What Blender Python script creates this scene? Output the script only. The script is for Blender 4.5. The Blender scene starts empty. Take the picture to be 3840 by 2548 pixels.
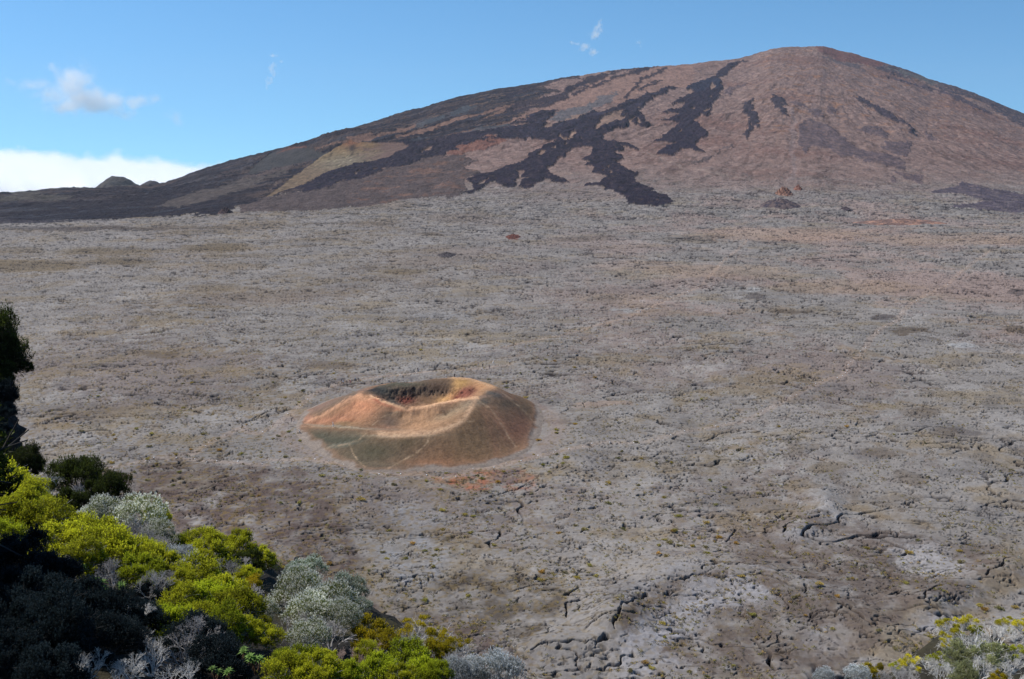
import bpy, bmesh, math, random
import numpy as np
from mathutils import Vector, Matrix, Quaternion
C = bpy.context.scene
COL = C.collection
R = math.radians

# ------------------------------------------------------------ camera, sky, sun, exposure
CAMH = 107.0
PITCH = R(12.15)
FN = 3733.0                       # focal length in photo pixels (35 mm lens)
cd = bpy.data.cameras.new('camera'); cam = bpy.data.objects.new('camera', cd); COL.objects.link(cam)
cd.lens = 35; cd.sensor_width = 36; cd.clip_start = 0.2; cd.clip_end = 90000
cam.location = (0, 0, CAMH); cam.rotation_euler = (R(90) - PITCH, 0, 0)
C.camera = cam
SUN_EL, SUN_AZ = R(50), R(-68)    # azimuth from +y towards +x: the sun is ahead and to the left
sdir = Vector((math.cos(SUN_EL) * math.sin(SUN_AZ), math.cos(SUN_EL) * math.cos(SUN_AZ), math.sin(SUN_EL)))
sd = bpy.data.lights.new('sun', 'SUN'); so = bpy.data.objects.new('sun', sd); COL.objects.link(so)
sd.energy = 5.0; sd.angle = R(0.53); sd.color = (1.0, 0.95, 0.88)
so.rotation_euler = sdir.to_track_quat('Z', 'Y').to_euler(); so.location = (-200, 200, 400)
W = bpy.data.worlds.new("World"); C.world = W; W.use_nodes = True
nt = W.node_tree; nt.nodes.clear()
wo = nt.nodes.new('ShaderNodeOutputWorld'); bg = nt.nodes.new('ShaderNodeBackground')
sky = nt.nodes.new('ShaderNodeTexSky'); sky.sky_type = 'NISHITA'; sky.sun_disc = False
sky.sun_elevation = SUN_EL; sky.sun_rotation = SUN_AZ
sky.altitude = 1200; sky.air_density = 1.0; sky.dust_density = 0.5; sky.ozone_density = 6.0
tcw = nt.nodes.new('ShaderNodeTexCoord')
va = nt.nodes.new('ShaderNodeVectorMath'); va.operation = 'ADD'; va.inputs[1].default_value = (0, 0, 0.122)   # the horizon dips below a high viewpoint
vn = nt.nodes.new('ShaderNodeVectorMath'); vn.operation = 'NORMALIZE'
nt.links.new(tcw.outputs['Generated'], va.inputs[0]); nt.links.new(va.outputs[0], vn.inputs[0]); nt.links.new(vn.outputs[0], sky.inputs[0])
tw = nt.nodes.new('ShaderNodeVectorMath'); tw.operation = 'MULTIPLY'; tw.inputs[1].default_value = (.76, 1.04, 1.06)
nt.links.new(sky.outputs[0], tw.inputs[0]); nt.links.new(tw.outputs[0], bg.inputs[0]); bg.inputs[1].default_value = 0.125
nt.links.new(bg.outputs[0], wo.inputs[0])
C.view_settings.view_transform = 'Standard'; C.view_settings.look = 'None'
C.view_settings.exposure = 0.1; C.view_settings.gamma = 1; C.view_settings.use_curve_mapping = False
cy = C.cycles
cy.max_bounces = 12; cy.diffuse_bounces = 3; cy.glossy_bounces = 2; cy.transmission_bounces = 3
cy.volume_bounces = 11; cy.transparent_max_bounces = 8; cy.volume_max_steps = 256
cy.use_denoising = True

# ------------------------------------------------------------ small helpers
cP, sP = math.cos(PITCH), math.sin(PITCH)
def ray(px, py):                  # photo pixel -> direction with unit forward (y) component
    v = (1274 - py) / FN; y = cP + v * sP; z = -sP + v * cP
    return ((px - 1920) / FN) / y, z / y
def at_h(px, py, h=0.0):          # the point at height h that lies on this line of sight
    u, e = ray(px, py); Y = (h - CAMH) / e
    return u * Y, Y, h
def at_y(px, py, Y):
    u, e = ray(px, py)
    return u * Y, Y, CAMH + e * Y
def proj(x, y, z):                # inverse of the above, for arrays
    z = z - CAMH; d = y * cP - z * sP
    return 1920 + FN * x / d, 1274 - FN * (z * cP + y * sP) / d
def lin(c):
    c = np.asarray(c, float) / 255.0
    return np.where(c <= 0.04045, c / 12.92, ((c + 0.055) / 1.055) ** 2.4)
def A(r, g, b, k=1.17):           # surface colour that looks like this when sunlit
    return lin((r, g, b)) / k
def smooth(a, b, x):
    t = np.clip((x - a) / (b - a), 0, 1); return t * t * (3 - 2 * t)

_rng = np.random.RandomState(7)
_perm = np.concatenate([_rng.permutation(256)] * 2).astype(np.int32)
_ga = _rng.rand(256) * 2 * np.pi
_gx, _gy = np.cos(_ga).astype(np.float32), np.sin(_ga).astype(np.float32)
def gn(x, y, s=0):                # 2-D gradient noise, about -0.7..0.7
    x = np.asarray(x, np.float32); y = np.asarray(y, np.float32)
    xf = np.floor(x); yf = np.floor(y); fx = x - xf; fy = y - yf
    xi = (xf.astype(np.int32) + s * 37) & 255; yi = (yf.astype(np.int32) + s * 91) & 255
    u = fx * fx * fx * (fx * (fx * 6 - 15) + 10); w = fy * fy * fy * (fy * (fy * 6 - 15) + 10)
    x1 = (xi + 1) & 255; y1 = (yi + 1) & 255
    a = _perm[_perm[xi] + yi]; b = _perm[_perm[x1] + yi]; c = _perm[_perm[xi] + y1]; d = _perm[_perm[x1] + y1]
    n00 = _gx[a] * fx + _gy[a] * fy; n10 = _gx[b] * (fx - 1) + _gy[b] * fy
    n01 = _gx[c] * fx + _gy[c] * (fy - 1); n11 = _gx[d] * (fx - 1) + _gy[d] * (fy - 1)
    return (n00 * (1 - u) + n10 * u) * (1 - w) + (n01 * (1 - u) + n11 * u) * w
def fbm(x, y, o=4, s=0, g=0.5):
    r = 0; a = 1.0
    for k in range(o):
        r = r + a * gn(x * 2 ** k, y * 2 ** k, s + k); a *= g
    return r
def inpoly(px, py, poly):
    P = np.asarray(poly, float); m = np.zeros(px.shape, bool)
    bb = (px >= P[:, 0].min()) & (px <= P[:, 0].max()) & (py >= P[:, 1].min()) & (py <= P[:, 1].max())
    idx = np.nonzero(bb.ravel())[0]
    if len(idx) == 0: return m
    X = px.ravel()[idx]; Y = py.ravel()[idx]; r = np.zeros(len(idx), bool)
    j = len(P) - 1
    for i in range(len(P)):
        xi, yi = P[i]; xj, yj = P[j]
        if yi != yj:
            r ^= ((yi > Y) != (yj > Y)) & (X < (xj - xi) * (Y - yi) / (yj - yi) + xi)
        j = i
    m.ravel()[idx] = r
    return m
def linedist(px, py, pts, pad):   # distance in the plane to a polyline; inf beyond pad
    P = np.asarray(pts, float); out = np.full(px.shape, 1e9, np.float32)
    bb = (px >= P[:, 0].min() - pad) & (px <= P[:, 0].max() + pad) & (py >= P[:, 1].min() - pad) & (py <= P[:, 1].max() + pad)
    idx = np.nonzero(bb.ravel())[0]
    if len(idx) == 0: return out
    X = px.ravel()[idx]; Y = py.ravel()[idx]; d = np.full(len(idx), 1e9)
    for i in range(len(P) - 1):
        ax, ay = P[i]; bx, by = P[i + 1]; L = (bx - ax) ** 2 + (by - ay) ** 2 + 1e-9
        t = np.clip(((X - ax) * (bx - ax) + (Y - ay) * (by - ay)) / L, 0, 1)
        d = np.minimum(d, np.hypot(X - ax - t * (bx - ax), Y - ay - t * (by - ay)))
    out.ravel()[idx] = d
    return out

# ------------------------------------------------------------ materials
def newmat(name):
    m = bpy.data.materials.new(name); m.use_nodes = True
    n = m.node_tree.nodes; b = n['Principled BSDF']
    b.inputs['Roughness'].default_value = 0.9; b.inputs['Specular IOR Level'].default_value = 0.2
    return m, m.node_tree, b
def mat_attr(name, var=0.25, scale=(2.0, 9.0), bump=0.15, rough=0.95, dist=0.3):
    """surface colour from the mesh's own 'col' attribute, broken up by procedural noise"""
    m, t, b = newmat(name); N = t.nodes; L = t.links
    at = N.new('ShaderNodeAttribute'); at.attribute_name = 'col'
    gp = N.new('ShaderNodeNewGeometry')
    n1 = N.new('ShaderNodeTexNoise'); n1.inputs['Scale'].default_value = scale[0]; n1.inputs['Detail'].default_value = 6; n1.inputs['Roughness'].default_value = 0.7
    L.new(gp.outputs['Position'], n1.inputs['Vector'])
    mr = N.new('ShaderNodeMapRange'); mr.inputs[1].default_value = 0.3; mr.inputs[2].default_value = 0.7
    mr.inputs[3].default_value = 1 - var; mr.inputs[4].default_value = 1 + var
    L.new(n1.outputs[0], mr.inputs[0])
    mx = N.new('ShaderNodeVectorMath'); mx.operation = 'SCALE'
    L.new(at.outputs['Color'], mx.inputs[0]); L.new(mr.outputs[0], mx.inputs['Scale'])
    L.new(mx.outputs[0], b.inputs['Base Color'])
    if bump:
        n2 = N.new('ShaderNodeTexNoise'); n2.inputs['Scale'].default_value = scale[1]; n2.inputs['Detail'].default_value = 5
        L.new(gp.outputs['Position'], n2.inputs['Vector'])
        bp = N.new('ShaderNodeBump'); bp.inputs['Strength'].default_value = bump; bp.inputs['Distance'].default_value = dist
        L.new(n2.outputs[0], bp.inputs['Height']); L.new(bp.outputs[0], b.inputs['Normal'])
    b.inputs['Roughness'].default_value = rough; b.inputs['Specular IOR Level'].default_value = 0.1
    return m
def mat_plain(name, rgb, var=0.2, scale=8, rough=0.8, trans=0.0):
    m, t, b = newmat(name); N = t.nodes; L = t.links
    gp = N.new('ShaderNodeTexCoord')
    n1 = N.new('ShaderNodeTexNoise'); n1.inputs['Scale'].default_value = scale; n1.inputs['Detail'].default_value = 4
    L.new(gp.outputs['Object'], n1.inputs['Vector'])
    r = N.new('ShaderNodeMix'); r.data_type = 'RGBA'
    r.inputs[6].default_value = tuple(c * (1 - var) for c in rgb) + (1,); r.inputs[7].default_value = tuple(min(1, c * (1 + var)) for c in rgb) + (1,)
    L.new(n1.outputs[0], r.inputs[0]); L.new(r.outputs[2], b.inputs['Base Color'])
    b.inputs['Roughness'].default_value = rough
    return m
def mat_leaf(name, tint=(1, 1, 1), trans=0.35, var=0.25):
    """leaf colour from 'col' with a little light coming through"""
    m, t, b = newmat(name); N = t.nodes; L = t.links
    at = N.new('ShaderNodeAttribute'); at.attribute_name = 'col'
    oi = N.new('ShaderNodeObjectInfo')
    gp = N.new('ShaderNodeNewGeometry')
    n1 = N.new('ShaderNodeTexNoise'); n1.inputs['Scale'].default_value = 3.0; n1.inputs['Detail'].default_value = 4
    L.new(gp.outputs['Position'], n1.inputs['Vector'])
    mr = N.new('ShaderNodeMapRange'); mr.inputs[1].default_value = 0.3; mr.inputs[2].default_value = 0.7
    mr.inputs[3].default_value = 1 - var; mr.inputs[4].default_value = 1 + var
    L.new(n1.outputs[0], mr.inputs[0])
    mr2 = N.new('ShaderNodeMapRange'); mr2.inputs[3].default_value = 0.68; mr2.inputs[4].default_value = 1.18
    L.new(oi.outputs['Random'], mr2.inputs[0])
    mu = N.new('ShaderNodeMath'); mu.operation = 'MULTIPLY'; L.new(mr.outputs[0], mu.inputs[0]); L.new(mr2.outputs[0], mu.inputs[1])
    mx = N.new('ShaderNodeVectorMath'); mx.operation = 'SCALE'
    L.new(at.outputs['Color'], mx.inputs[0]); L.new(mu.outputs[0], mx.inputs['Scale'])
    m2 = N.new('ShaderNodeVectorMath'); m2.operation = 'MULTIPLY'; m2.inputs[1].default_value = tint
    L.new(mx.outputs[0], m2.inputs[0]); L.new(m2.outputs[0], b.inputs['Base Color'])
    b.inputs['Roughness'].default_value = 0.65
    if trans:
        tr = N.new('ShaderNodeBsdfTranslucent'); L.new(m2.outputs[0], tr.inputs['Color'])
        ms = N.new('ShaderNodeMixShader'); ms.inputs[0].default_value = trans
        L.new(b.outputs[0], ms.inputs[1]); L.new(tr.outputs[0], ms.inputs[2])
        L.new(ms.outputs[0], N['Material Output'].inputs['Surface'])
    return m

# ------------------------------------------------------------ object helpers
def tag(o, label=None, cat=None, group=None, kind=None):
    if label: o['label'] = label
    if cat: o['category'] = cat
    if group: o['group'] = group
    if kind: o['kind'] = kind
    return o
def empty(name, loc=(0, 0, 0), rz=0.0, s=1.0):
    o = bpy.data.objects.new(name, None); COL.objects.link(o)
    o.location = loc; o.rotation_euler = (0, 0, rz); o.scale = (s, s, s); o.empty_display_size = 0.3
    return o
def mesh_np(name, V, Fq, mat, col=None, smooth_=False, parent=None, link=True):
    """V (n,3), Fq (m,3 or 4) -> one mesh object, with an optional per-vertex colour"""
    me = bpy.data.meshes.new(name); V = np.asarray(V, np.float32); Fq = np.asarray(Fq, np.int32)
    k = Fq.shape[1]
    me.vertices.add(len(V)); me.vertices.foreach_set('co', V.ravel())
    me.loops.add(Fq.size); me.loops.foreach_set('vertex_index', Fq.ravel())
    me.polygons.add(len(Fq)); me.polygons.foreach_set('loop_start', np.arange(len(Fq), dtype=np.int32) * k)
    me.polygons.foreach_set('loop_total', np.full(len(Fq), k, np.int32))
    if smooth_: me.polygons.foreach_set('use_smooth', np.ones(len(Fq), bool))
    me.update(calc_edges=True)
    if col is not None:
        a = me.color_attributes.new('col', 'FLOAT_COLOR', 'POINT')
        c4 = np.ones((len(V), 4), np.float32); c4[:, :3] = col; a.data.foreach_set('color', c4.ravel())
    me.materials.append(mat)
    if not link: return me
    o = bpy.data.objects.new(name, me); COL.objects.link(o)
    if parent: o.parent = parent
    return o
def gridfaces(nr, nc, keep=None):
    i = np.arange(nr - 1)[:, None] * nc + np.arange(nc - 1)[None, :]
    f = np.stack([i, i + 1, i + nc + 1, i + nc], -1).reshape(-1, 4)
    return f if keep is None else f[keep.ravel()]
def inst(data, name, parent, M=None):
    o = bpy.data.objects.new(name, data); COL.objects.link(o); o.parent = parent
    if M is not None: o.matrix_local = M
    return o

# ------------------------------------------------------------ THE LAND
def cs(ox, oy, k): return lambda *p: [(ox + x / k, oy + y / k) for x, y in p]
cD, cB, cC = cs(1300, 400, 3.376), cs(1900, 200, 3.376), cs(2000, 450, 3.376)
cE, cM, cG, cL = cs(900, 450, 3.376), cs(1600, 100, 1.688), cs(2600, 100, 1.9056), cs(0, 400, 1.477)
cH, cK, cZ, cQ = cs(2000, 1900, 1.284), cs(1900, 1300, 1.218), cs(1000, 1300, 1.969), cs(1900, 650, 1.218)
cW = cs(0, 0, 0.61536)            # the whole picture, 2363 wide
F0 = 1151.0
SKY = np.array(cW((-700, 470), (-300, 462), (0, 449), (60, 447), (130, 440), (218, 437), (300, 434), (350, 433), (376, 427), (420, 411), (480, 388), (520, 378), (577, 360),
    (640, 345), (690, 333), (780, 307), (870, 278), (960, 252), (1060, 224), (1100, 215), (1200, 199), (1300, 182), (1400, 165), (1500, 155),
    (1600, 147), (1700, 136), (1740, 126), (1780, 113), (1810, 109), (1850, 107), (1900, 106), (1930, 115), (1960, 122), (2000, 135), (2050, 148), (2100, 165),
    (2150, 185), (2200, 199), (2250, 217), (2300, 238), (2363, 265), (2700, 380), (3200, 440)))
_u, _e = [], []
for a, b in SKY:
    uu, ee = ray(a, b); _u.append(uu); _e.append(ee)
_u, _e = np.array(_u), np.array(_e)
def Rdist(u):
    ux = [ray(x / .61536, 500)[0] for x in (-700, 0, 400, 800, 1300, 1900, 2363, 3200)]
    return np.interp(u, ux, (2100, 2250, 2600, 3000, 3400, 3800, 3550, 3000))
def esky(u): return np.interp(u, _u, _e)
def mountain_h(u, s):
    """height above the floor along the line u, s=0 at the foot, 1 at the skyline"""
    Rr = Rdist(u); hR = CAMH + Rr * esky(u)
    up = np.clip(s, 0, 1)
    S = 0.30 * up + 0.70 * up ** 1.75
    return hR * S - np.maximum(s - 1, 0) * (Rr - F0) * 0.30

U0 = np.concatenate([np.linspace(-2.6, -.60, 36)[:-1], np.linspace(-.60, .60, 1750), np.linspace(.60, 2.6, 36)[1:]])
SX, SY = at_y(1900 / .61536, 172, 3800)[:2]      # the summit, from which the flows run down

def floor_fields(x, y):
    """height and crack depth of the lava floor"""
    wx = x + 9 * fbm(x / 40, y / 40, 2, 3); wy = y + 9 * fbm(x / 40, y / 40, 2, 5)
    h = 1.8 * gn(x / 75, y / 75, 1) + 1.2 * np.abs(gn(wx / 34, wy / 34, 2)) + 0.45 * np.abs(gn(wx / 13, wy / 13, 4))
    h = h + 0.15 * np.abs(gn(wx / 5.5, wy / 5.5, 6)) + 0.08 * gn(x / 2.2, y / 2.2, 7) + 0.05 * gn(x / 0.9, y / 0.9, 8)
    for sc, am, sd_ in ((34, .15, 33),):          # overlapping crust lobes with broken fronts
        q = 4.5 * (gn(wx / sc, wy / sc, sd_) + .30 * gn(wx * 3 / sc, wy * 3 / sc, sd_ + 1) + .16 * gn(x * 8 / sc, y * 8 / sc, sd_ + 2)); fq = q - np.floor(q)
        h = h + am * (np.floor(q) + smooth(.86, 1.0, fq))
    far = np.clip((y - 250) / 700, 0, 1.5)
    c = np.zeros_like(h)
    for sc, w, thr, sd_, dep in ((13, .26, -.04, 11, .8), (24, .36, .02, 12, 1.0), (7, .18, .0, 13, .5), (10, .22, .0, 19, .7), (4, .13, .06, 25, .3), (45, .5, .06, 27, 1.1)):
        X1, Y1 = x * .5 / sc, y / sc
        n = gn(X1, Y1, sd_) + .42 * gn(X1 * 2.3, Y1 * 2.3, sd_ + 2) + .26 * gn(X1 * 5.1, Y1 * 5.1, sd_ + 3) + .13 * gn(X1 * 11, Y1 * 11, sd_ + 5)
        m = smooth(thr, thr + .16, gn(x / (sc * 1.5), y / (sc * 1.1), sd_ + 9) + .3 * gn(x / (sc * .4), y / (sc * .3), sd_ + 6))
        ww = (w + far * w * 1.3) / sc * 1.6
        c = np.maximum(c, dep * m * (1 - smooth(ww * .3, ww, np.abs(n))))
    return h, c

print('floor'); 
rows = np.concatenate([np.arange(2720, 826, -1.9), [826.0]])
_, er = ray(0, rows); Yf = -CAMH / er
Yf = np.concatenate([[30, 60, 90, 115, 135, 150, 158], Yf]) if Yf[0] > 160 else Yf
UU, YY = np.meshgrid(U0, Yf); X = (UU * YY).astype(np.float32); Y = YY.astype(np.float32)
Hh, Cc = floor_fields(X, Y)
edge = smooth(F0 - 60, F0, Y)

px, py = proj(X, Y, np.zeros_like(X))
wpx = px + 34 * fbm(X / 30, Y / 30, 4, 31) * (350 / Y) ; wpy = py + 26 * fbm(X / 30, Y / 30, 4, 35) * (350 / Y)
# named cracks, scarps and ridges seen in the photograph
CR = [(cH((690, 395), (770, 375), (950, 380), (1100, 375), (1150, 395), (1300, 450)), 1.1, 2.4), (cH((1480, 520), (1530, 545), (1560, 560), (1620, 610)), 1.3, 2.8),
      (cH((390, 650), (400, 590), (440, 550), (550, 480)), 1.2, 2.2), (cH((0, 722), (80, 700), (170, 704), (310, 704), (350, 680)), 1.2, 2.5),
      (cH((975, 478), (1015, 485), (1060, 500)), 1.4, 3), (cH((400, 785), (430, 755), (480, 740)), 1.0, 2), (cH((1060, 650), (1130, 720), (1160, 800)), 1.0, 2),
      (cH((1860, 500), (1900, 440), (1960, 410)), .9, 1.5), (cH((1930, 500), (1980, 470), (2030, 450)), 1.1, 2.2), (cH((2170, 360), (2230, 330), (2300, 285)), .9, 2),
      (cH((740, 490), (830, 540), (860, 560)), .8, 1.5), (cH((200, 20), (250, 20), (320, 5)), .9, 1.6), (cH((1200, 130), (1230, 95), (1280, 75), (1400, 60)), .9, 2),
      (cH((930, 170), (960, 120), (975, 100)), .8, 1.5), (cH((1550, 140), (1640, 150)), .7, 1.4), (cH((2050, 410), (2140, 420)), 1, 1.8), (cH((160, 560), (165, 490), (220, 480)), .9, 2),
      (cH((1300, 460), (1310, 430)), 1, 2), (cH((1750, 660), (1820, 680), (1850, 700)), 1, 1.5), (cH((230, 130), (270, 110)), .9, 1.5),
      (cK((500, 312), (545, 310), (590, 315)), 1.0, 1.8), (cK((640, 313), (730, 318)), .8, 1.4), (cK((1780, 262), (1850, 266), (1920, 272)), 1.1, 2), (cK((1280, 130), (1330, 132), (1380, 150)), .8, 1.5),
      (cK((1050, 490), (1090, 475)), 1, 1.8), (cK((600, 687), (640, 676), (670, 682)), 1.2, 2.2), (cK((310, 748), (370, 742), (430, 735)), .9, 1.8), (cK((850, 603), (900, 600)), 1, 1.5), (cK((1245, 592), (1290, 590)), 1.1, 1.8),
      (cK((1320, 487), (1360, 480), (1420, 486)), .8, 1.5), (cK((920, 775), (1000, 772), (1090, 780)), .9, 1.5), (cK((1570, 105), (1630, 110)), 1, 1.8), (cK((1450, 157), (1530, 150)), .9, 1.6),
      (cK((1040, 310), (1090, 335)), .8, 1.4), (cK((610, 243), (660, 245)), .9, 1.5), (cK((820, 545), (860, 535)), .9, 1.5), (cK((120, 875), (165, 878)), 1, 1.8), (cK((535, 835), (545, 810)), 1, 1.8),
      (cZ((150, 565), (185, 550), (195, 520), (170, 495)), .5, 1.2), (cZ((300, 300), (380, 285), (460, 270)), .4, .8), (cZ((1160, 930), (1300, 910)), .5, 1),
      (cW((540, 960), (580, 970), (620, 945)), .6, 1.4), (cW((560, 975), (600, 955), (640, 940)), .5, 1.3)]
trace = np.zeros_like(X); arch = np.zeros_like(X)
jit = 1.2 * gn(X / 3.5, Y / 3.5, 41)
for pts, w, dep in CR:
    wp = [at_h(a, b)[:2] for a, b in pts]
    w = w * .42; d = linedist(X + jit, Y + 1.6 * gn(X / 4, Y / 4, 42) + .8 * gn(X / 1.5, Y / 1.5, 43), wp, 8) + .35 * w * (1 + gn(X / 3, Y / 3, 44) * 3)
    trace = np.maximum(trace, dep * (1 - smooth(w * .5, w * 1.25, d)))
for pts, w, hh in [(cH((380, 560), (440, 480), (560, 400), (700, 330), (800, 305), (950, 320), (1100, 350), (1300, 430), (1500, 520), (1650, 640)), 9, 2.2), (cH((1250, 130), (1350, 60), (1400, 10), (1380, -60)), 5, 1.5),
                   (cH((1860, 500), (1950, 430), (2100, 380), (2300, 300)), 6, 2.2), (cH((80, 690), (300, 690), (420, 560)), 5, 1.5)]:
    wp = [at_h(a, b)[:2] for a, b in pts]
    arch = arch + hh * np.exp(-(linedist(X, Y, wp, 30) / w) ** 2)
pad = linedist(X, Y, [(-32, 350), (-31, 350)], 90)       # level ground under the cinder cone
flat = smooth(44, 62, pad)
Hf = Hh * (.25 + .75 * flat) + arch - Cc * flat - trace * .9
Hf = Hf - 1.2 * (1 - flat) * smooth(50, 20, pad) - .25 * (1 - flat)
# colour of the lava: grey crust, brown rubble, ochre lichen and soil
def mixc(c, col, m): return c + (np.asarray(col, np.float32) - c) * m[..., None]
def crust(X, Y, px, py):
    n1 = fbm(X / 120, Y / 120, 3, 51); n2 = fbm(X / 34, Y / 34, 4, 52, .6); n3 = fbm(X / 7, Y / 7, 4, 53, .6); n4 = gn(X / 1.3, Y / 1.3, 54); n5 = fbm(X / 60, Y / 40, 4, 56, .6)
    col = np.ones(X.shape + (3,), np.float32) * A(132, 126, 124)
    col = mixc(col, A(148, 143, 142), smooth(.0, .5, n2) * .7)
    col = mixc(col, A(116, 104, 101), smooth(-.05, .45, n1 + .6 * n3 + .25 * n4) * .75)
    col = mixc(col, A(128, 112, 88), smooth(.0, .45, n5 + .5 * n3) * .55)
    col = mixc(col, A(106, 102, 104), smooth(.1, .4, gn(X / 18, Y / 14, 57) + .5 * n3) * .5)
    right = smooth(1500, 3000, px) * smooth(1500, 1000, py)
    col = mixc(col, A(152, 130, 124), right * smooth(-.25, .5, n1 + .5 * n2 + .3 * n3) * .75)
    leftf = smooth(2100, 900, px) * smooth(1300, 900, py)
    col = mixc(col, A(122, 106, 84), leftf * smooth(-.1, .45, n1 + .6 * n2 + .5 * n3) * .8)
    col = mixc(col, A(128, 120, 118), smooth(1300, 950, py) * .25)
    mic = 1 + .12 * gn(X / .8, Y / 1.1, 65) + .11 * gn(X / 2.6, Y / 2.6, 66) + .10 * gn(X / 8, Y / 8, 67) + .22 * gn(X / 70, Y / 45, 68)
    return col, mic, n1, n2, n3, n4
col, mic, n1, n2, n3, n4 = crust(X, Y, px, py)
def ell(lst, base=1.0, nz=.9):
    global col
    for cx, cy_, rx, ry, cc, st in lst:
        q = ((wpx - cx) / rx) ** 2 + ((wpy - cy_) / ry) ** 2
        if q.min() > 3: continue
        m = smooth(1.25, .35, q + nz * n3) * st
        col = mixc(col, cc, np.asarray(m, np.float32))
BR, OC, OR, DK, PK = A(96, 84, 74), A(106, 92, 74), A(158, 118, 92), A(74, 66, 66), A(156, 130, 114)
ell([(330, 858, 380, 9, DK, .75), (650, 856, 330, 7, BR, .7), (400, 946, 200, 16, OC, .8), (120, 1000, 220, 24, OC, .8), (480, 985, 130, 15, OC, .7), (60, 940, 120, 9, OC, .6), (800, 928, 140, 14, OC, .8), (900, 960, 150, 12, OC, .5),
     (1240, 1368, 110, 17, BR, .75), (600, 1332, 100, 14, BR, .8), (1530, 1018, 95, 13, OC, .7), (1350, 1012, 90, 9, BR, .6), (800, 1080, 120, 11, OC, .6), (1600, 1070, 60, 9, BR, .5), (1300, 840, 280, 4, BR, .7), (1610, 878, 60, 5, BR, .7), (1150, 923, 40, 6, BR, .6),
     (1925, 889, 22, 9, A(112, 70, 58), .9), (2190, 895, 130, 8, BR, .5), (2570, 900, 160, 10, BR, .45), (2480, 985, 60, 5, BR, .5), (1680, 955, 40, 6, DK, .7), (2210, 952, 26, 5, DK, .8),
     (2960, 1165, 70, 12, BR, .75), (2830, 1115, 45, 9, DK, .6), (3320, 1193, 45, 8, DK, .75), (3420, 1245, 90, 10, BR, .85), (3500, 1275, 35, 9, BR, .7), (3610, 1256, 38, 8, DK, .7), (3810, 1238, 55, 18, BR, .85), (3820, 1095, 40, 14, DK, .7),
     (3460, 1548, 80, 28, BR, .6), (3300, 1710, 80, 22, BR, .7), (3120, 1770, 90, 20, OC, .55), (3620, 1628, 90, 12, DK, .55), (3540, 1640, 50, 20, BR, .5), (3400, 1790, 60, 26, BR, .6),
     (2200, 760, 120, 9, PK, .5), (2060, 815, 130, 5, OR, .45), (2950, 880, 400, 30, PK, .55), (3600, 900, 400, 26, PK, .5), (2400, 1000, 200, 20, PK, .3), (2700, 1020, 330, 30, A(146, 124, 106), .5), (3150, 1080, 300, 26, A(146, 124, 106), .5),
     (2250, 1520, 100, 14, PK, .45), (1160, 905, 300, 6, OC, .3), (300, 1548, 190, 26, BR, .45), (200, 1330, 60, 10, BR, .5), (2120, 1200, 60, 12, OC, .45), (2250, 1130, 90, 14, BR, .4),
     (1650, 1190, 120, 14, A(150, 148, 152), .4), (2390, 1165, 90, 10, A(158, 158, 162), .6), (2820, 1095, 40, 10, A(162, 160, 162), .7), (3600, 1295, 60, 14, A(160, 160, 164), .6)])
WA = 60 * fbm(X / 11, Y / 11, 4, 45, .6) * (350 / Y); WB = 60 * fbm(X / 9, Y / 9, 4, 48, .6) * (350 / Y)
def polycol(poly, cc, st, nz=.35, soft=True):
    global col
    m = (inpoly(wpx, wpy, poly).astype(np.float32) + inpoly(wpx + WA * .6, wpy + WB * .6, poly) + inpoly(wpx - WB * 1.1, wpy + WA * .5, poly) + inpoly(wpx + WB * 1.6, wpy - WA * .9, poly)) / 4
    m = m * np.clip(st + nz * n3 * 1.8, 0, 1)
    col = mixc(col, cc, m)
polycol([(300, 1775), (620, 1745), (1140, 1752), (1270, 1880), (1300, 2000), (1340, 2150), (1440, 2330), (1850, 2330), (1980, 2548), (600, 2548), (300, 2000)], A(92, 79, 75), .7, .5)
polycol([(1380, 2060), (1560, 1990), (1720, 2060), (1700, 2200), (1500, 2230)], A(140, 138, 142), .7, .5)
polycol([(1440, 1900), (1640, 1880), (1690, 1960), (1560, 2000), (1460, 1960)], A(140, 137, 140), .7, .5)
polycol([(1650, 2180), (2050, 2150), (2120, 2300), (1980, 2420), (1700, 2330)], A(88, 80, 74), .55, .6)
polycol(cH((930, 150), (1010, 60), (1230, 60), (1500, 100), (1800, 130), (2150, 190), (2363, 250), (2100, 380), (1850, 500), (1700, 620), (1500, 832), (600, 832), (480, 700), (420, 600), (560, 430), (800, 350), (1000, 280)), A(102, 91, 86), .75, .6)
polycol(cH((780, 400), (1000, 380), (1170, 470), (850, 540), (820, 620), (600, 700), (800, 832), (430, 832), (430, 680), (700, 500)), A(150, 147, 152), .85, .3)
polycol(cH((1700, 180), (1900, 170), (2030, 260), (2110, 340), (1900, 310), (1750, 250)), A(156, 152, 155), .85, .3)
polycol(cH((1850, 560), (1990, 540), (2050, 600), (1900, 660), (1740, 640)), A(150, 146, 150), .85, .3)
polycol(cH((1180, 130), (1300, 110), (1480, 160), (1500, 210), (1300, 200), (1180, 170)), A(138, 134, 136), .7, .4)
polycol(cH((440, 470), (560, 400), (700, 320), (800, 300), (1000, 320), (1400, 400), (1700, 500), (1400, 420), (1000, 350), (780, 345), (600, 430), (420, 560)), A(140, 136, 138), .8, .4)
polycol(cH((1330, 40), (1420, -60), (1440, 0), (1480, 90), (1400, 60)), A(162, 158, 160), .8, .3)
polycol(cH((1250, 560), (1500, 620), (1480, 760), (1300, 680)), A(140, 136, 138), .5, .7)
polycol(cZ((1350, 960), (1700, 900), (2000, 960), (1980, 1040), (1600, 1050), (1300, 1040), (1200, 990)), A(150, 98, 76), .5, .7)
polycol(cZ((1660, 930), (1850, 900), (1900, 980), (1700, 1010)), A(104, 92, 92), .8, .4)
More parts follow.
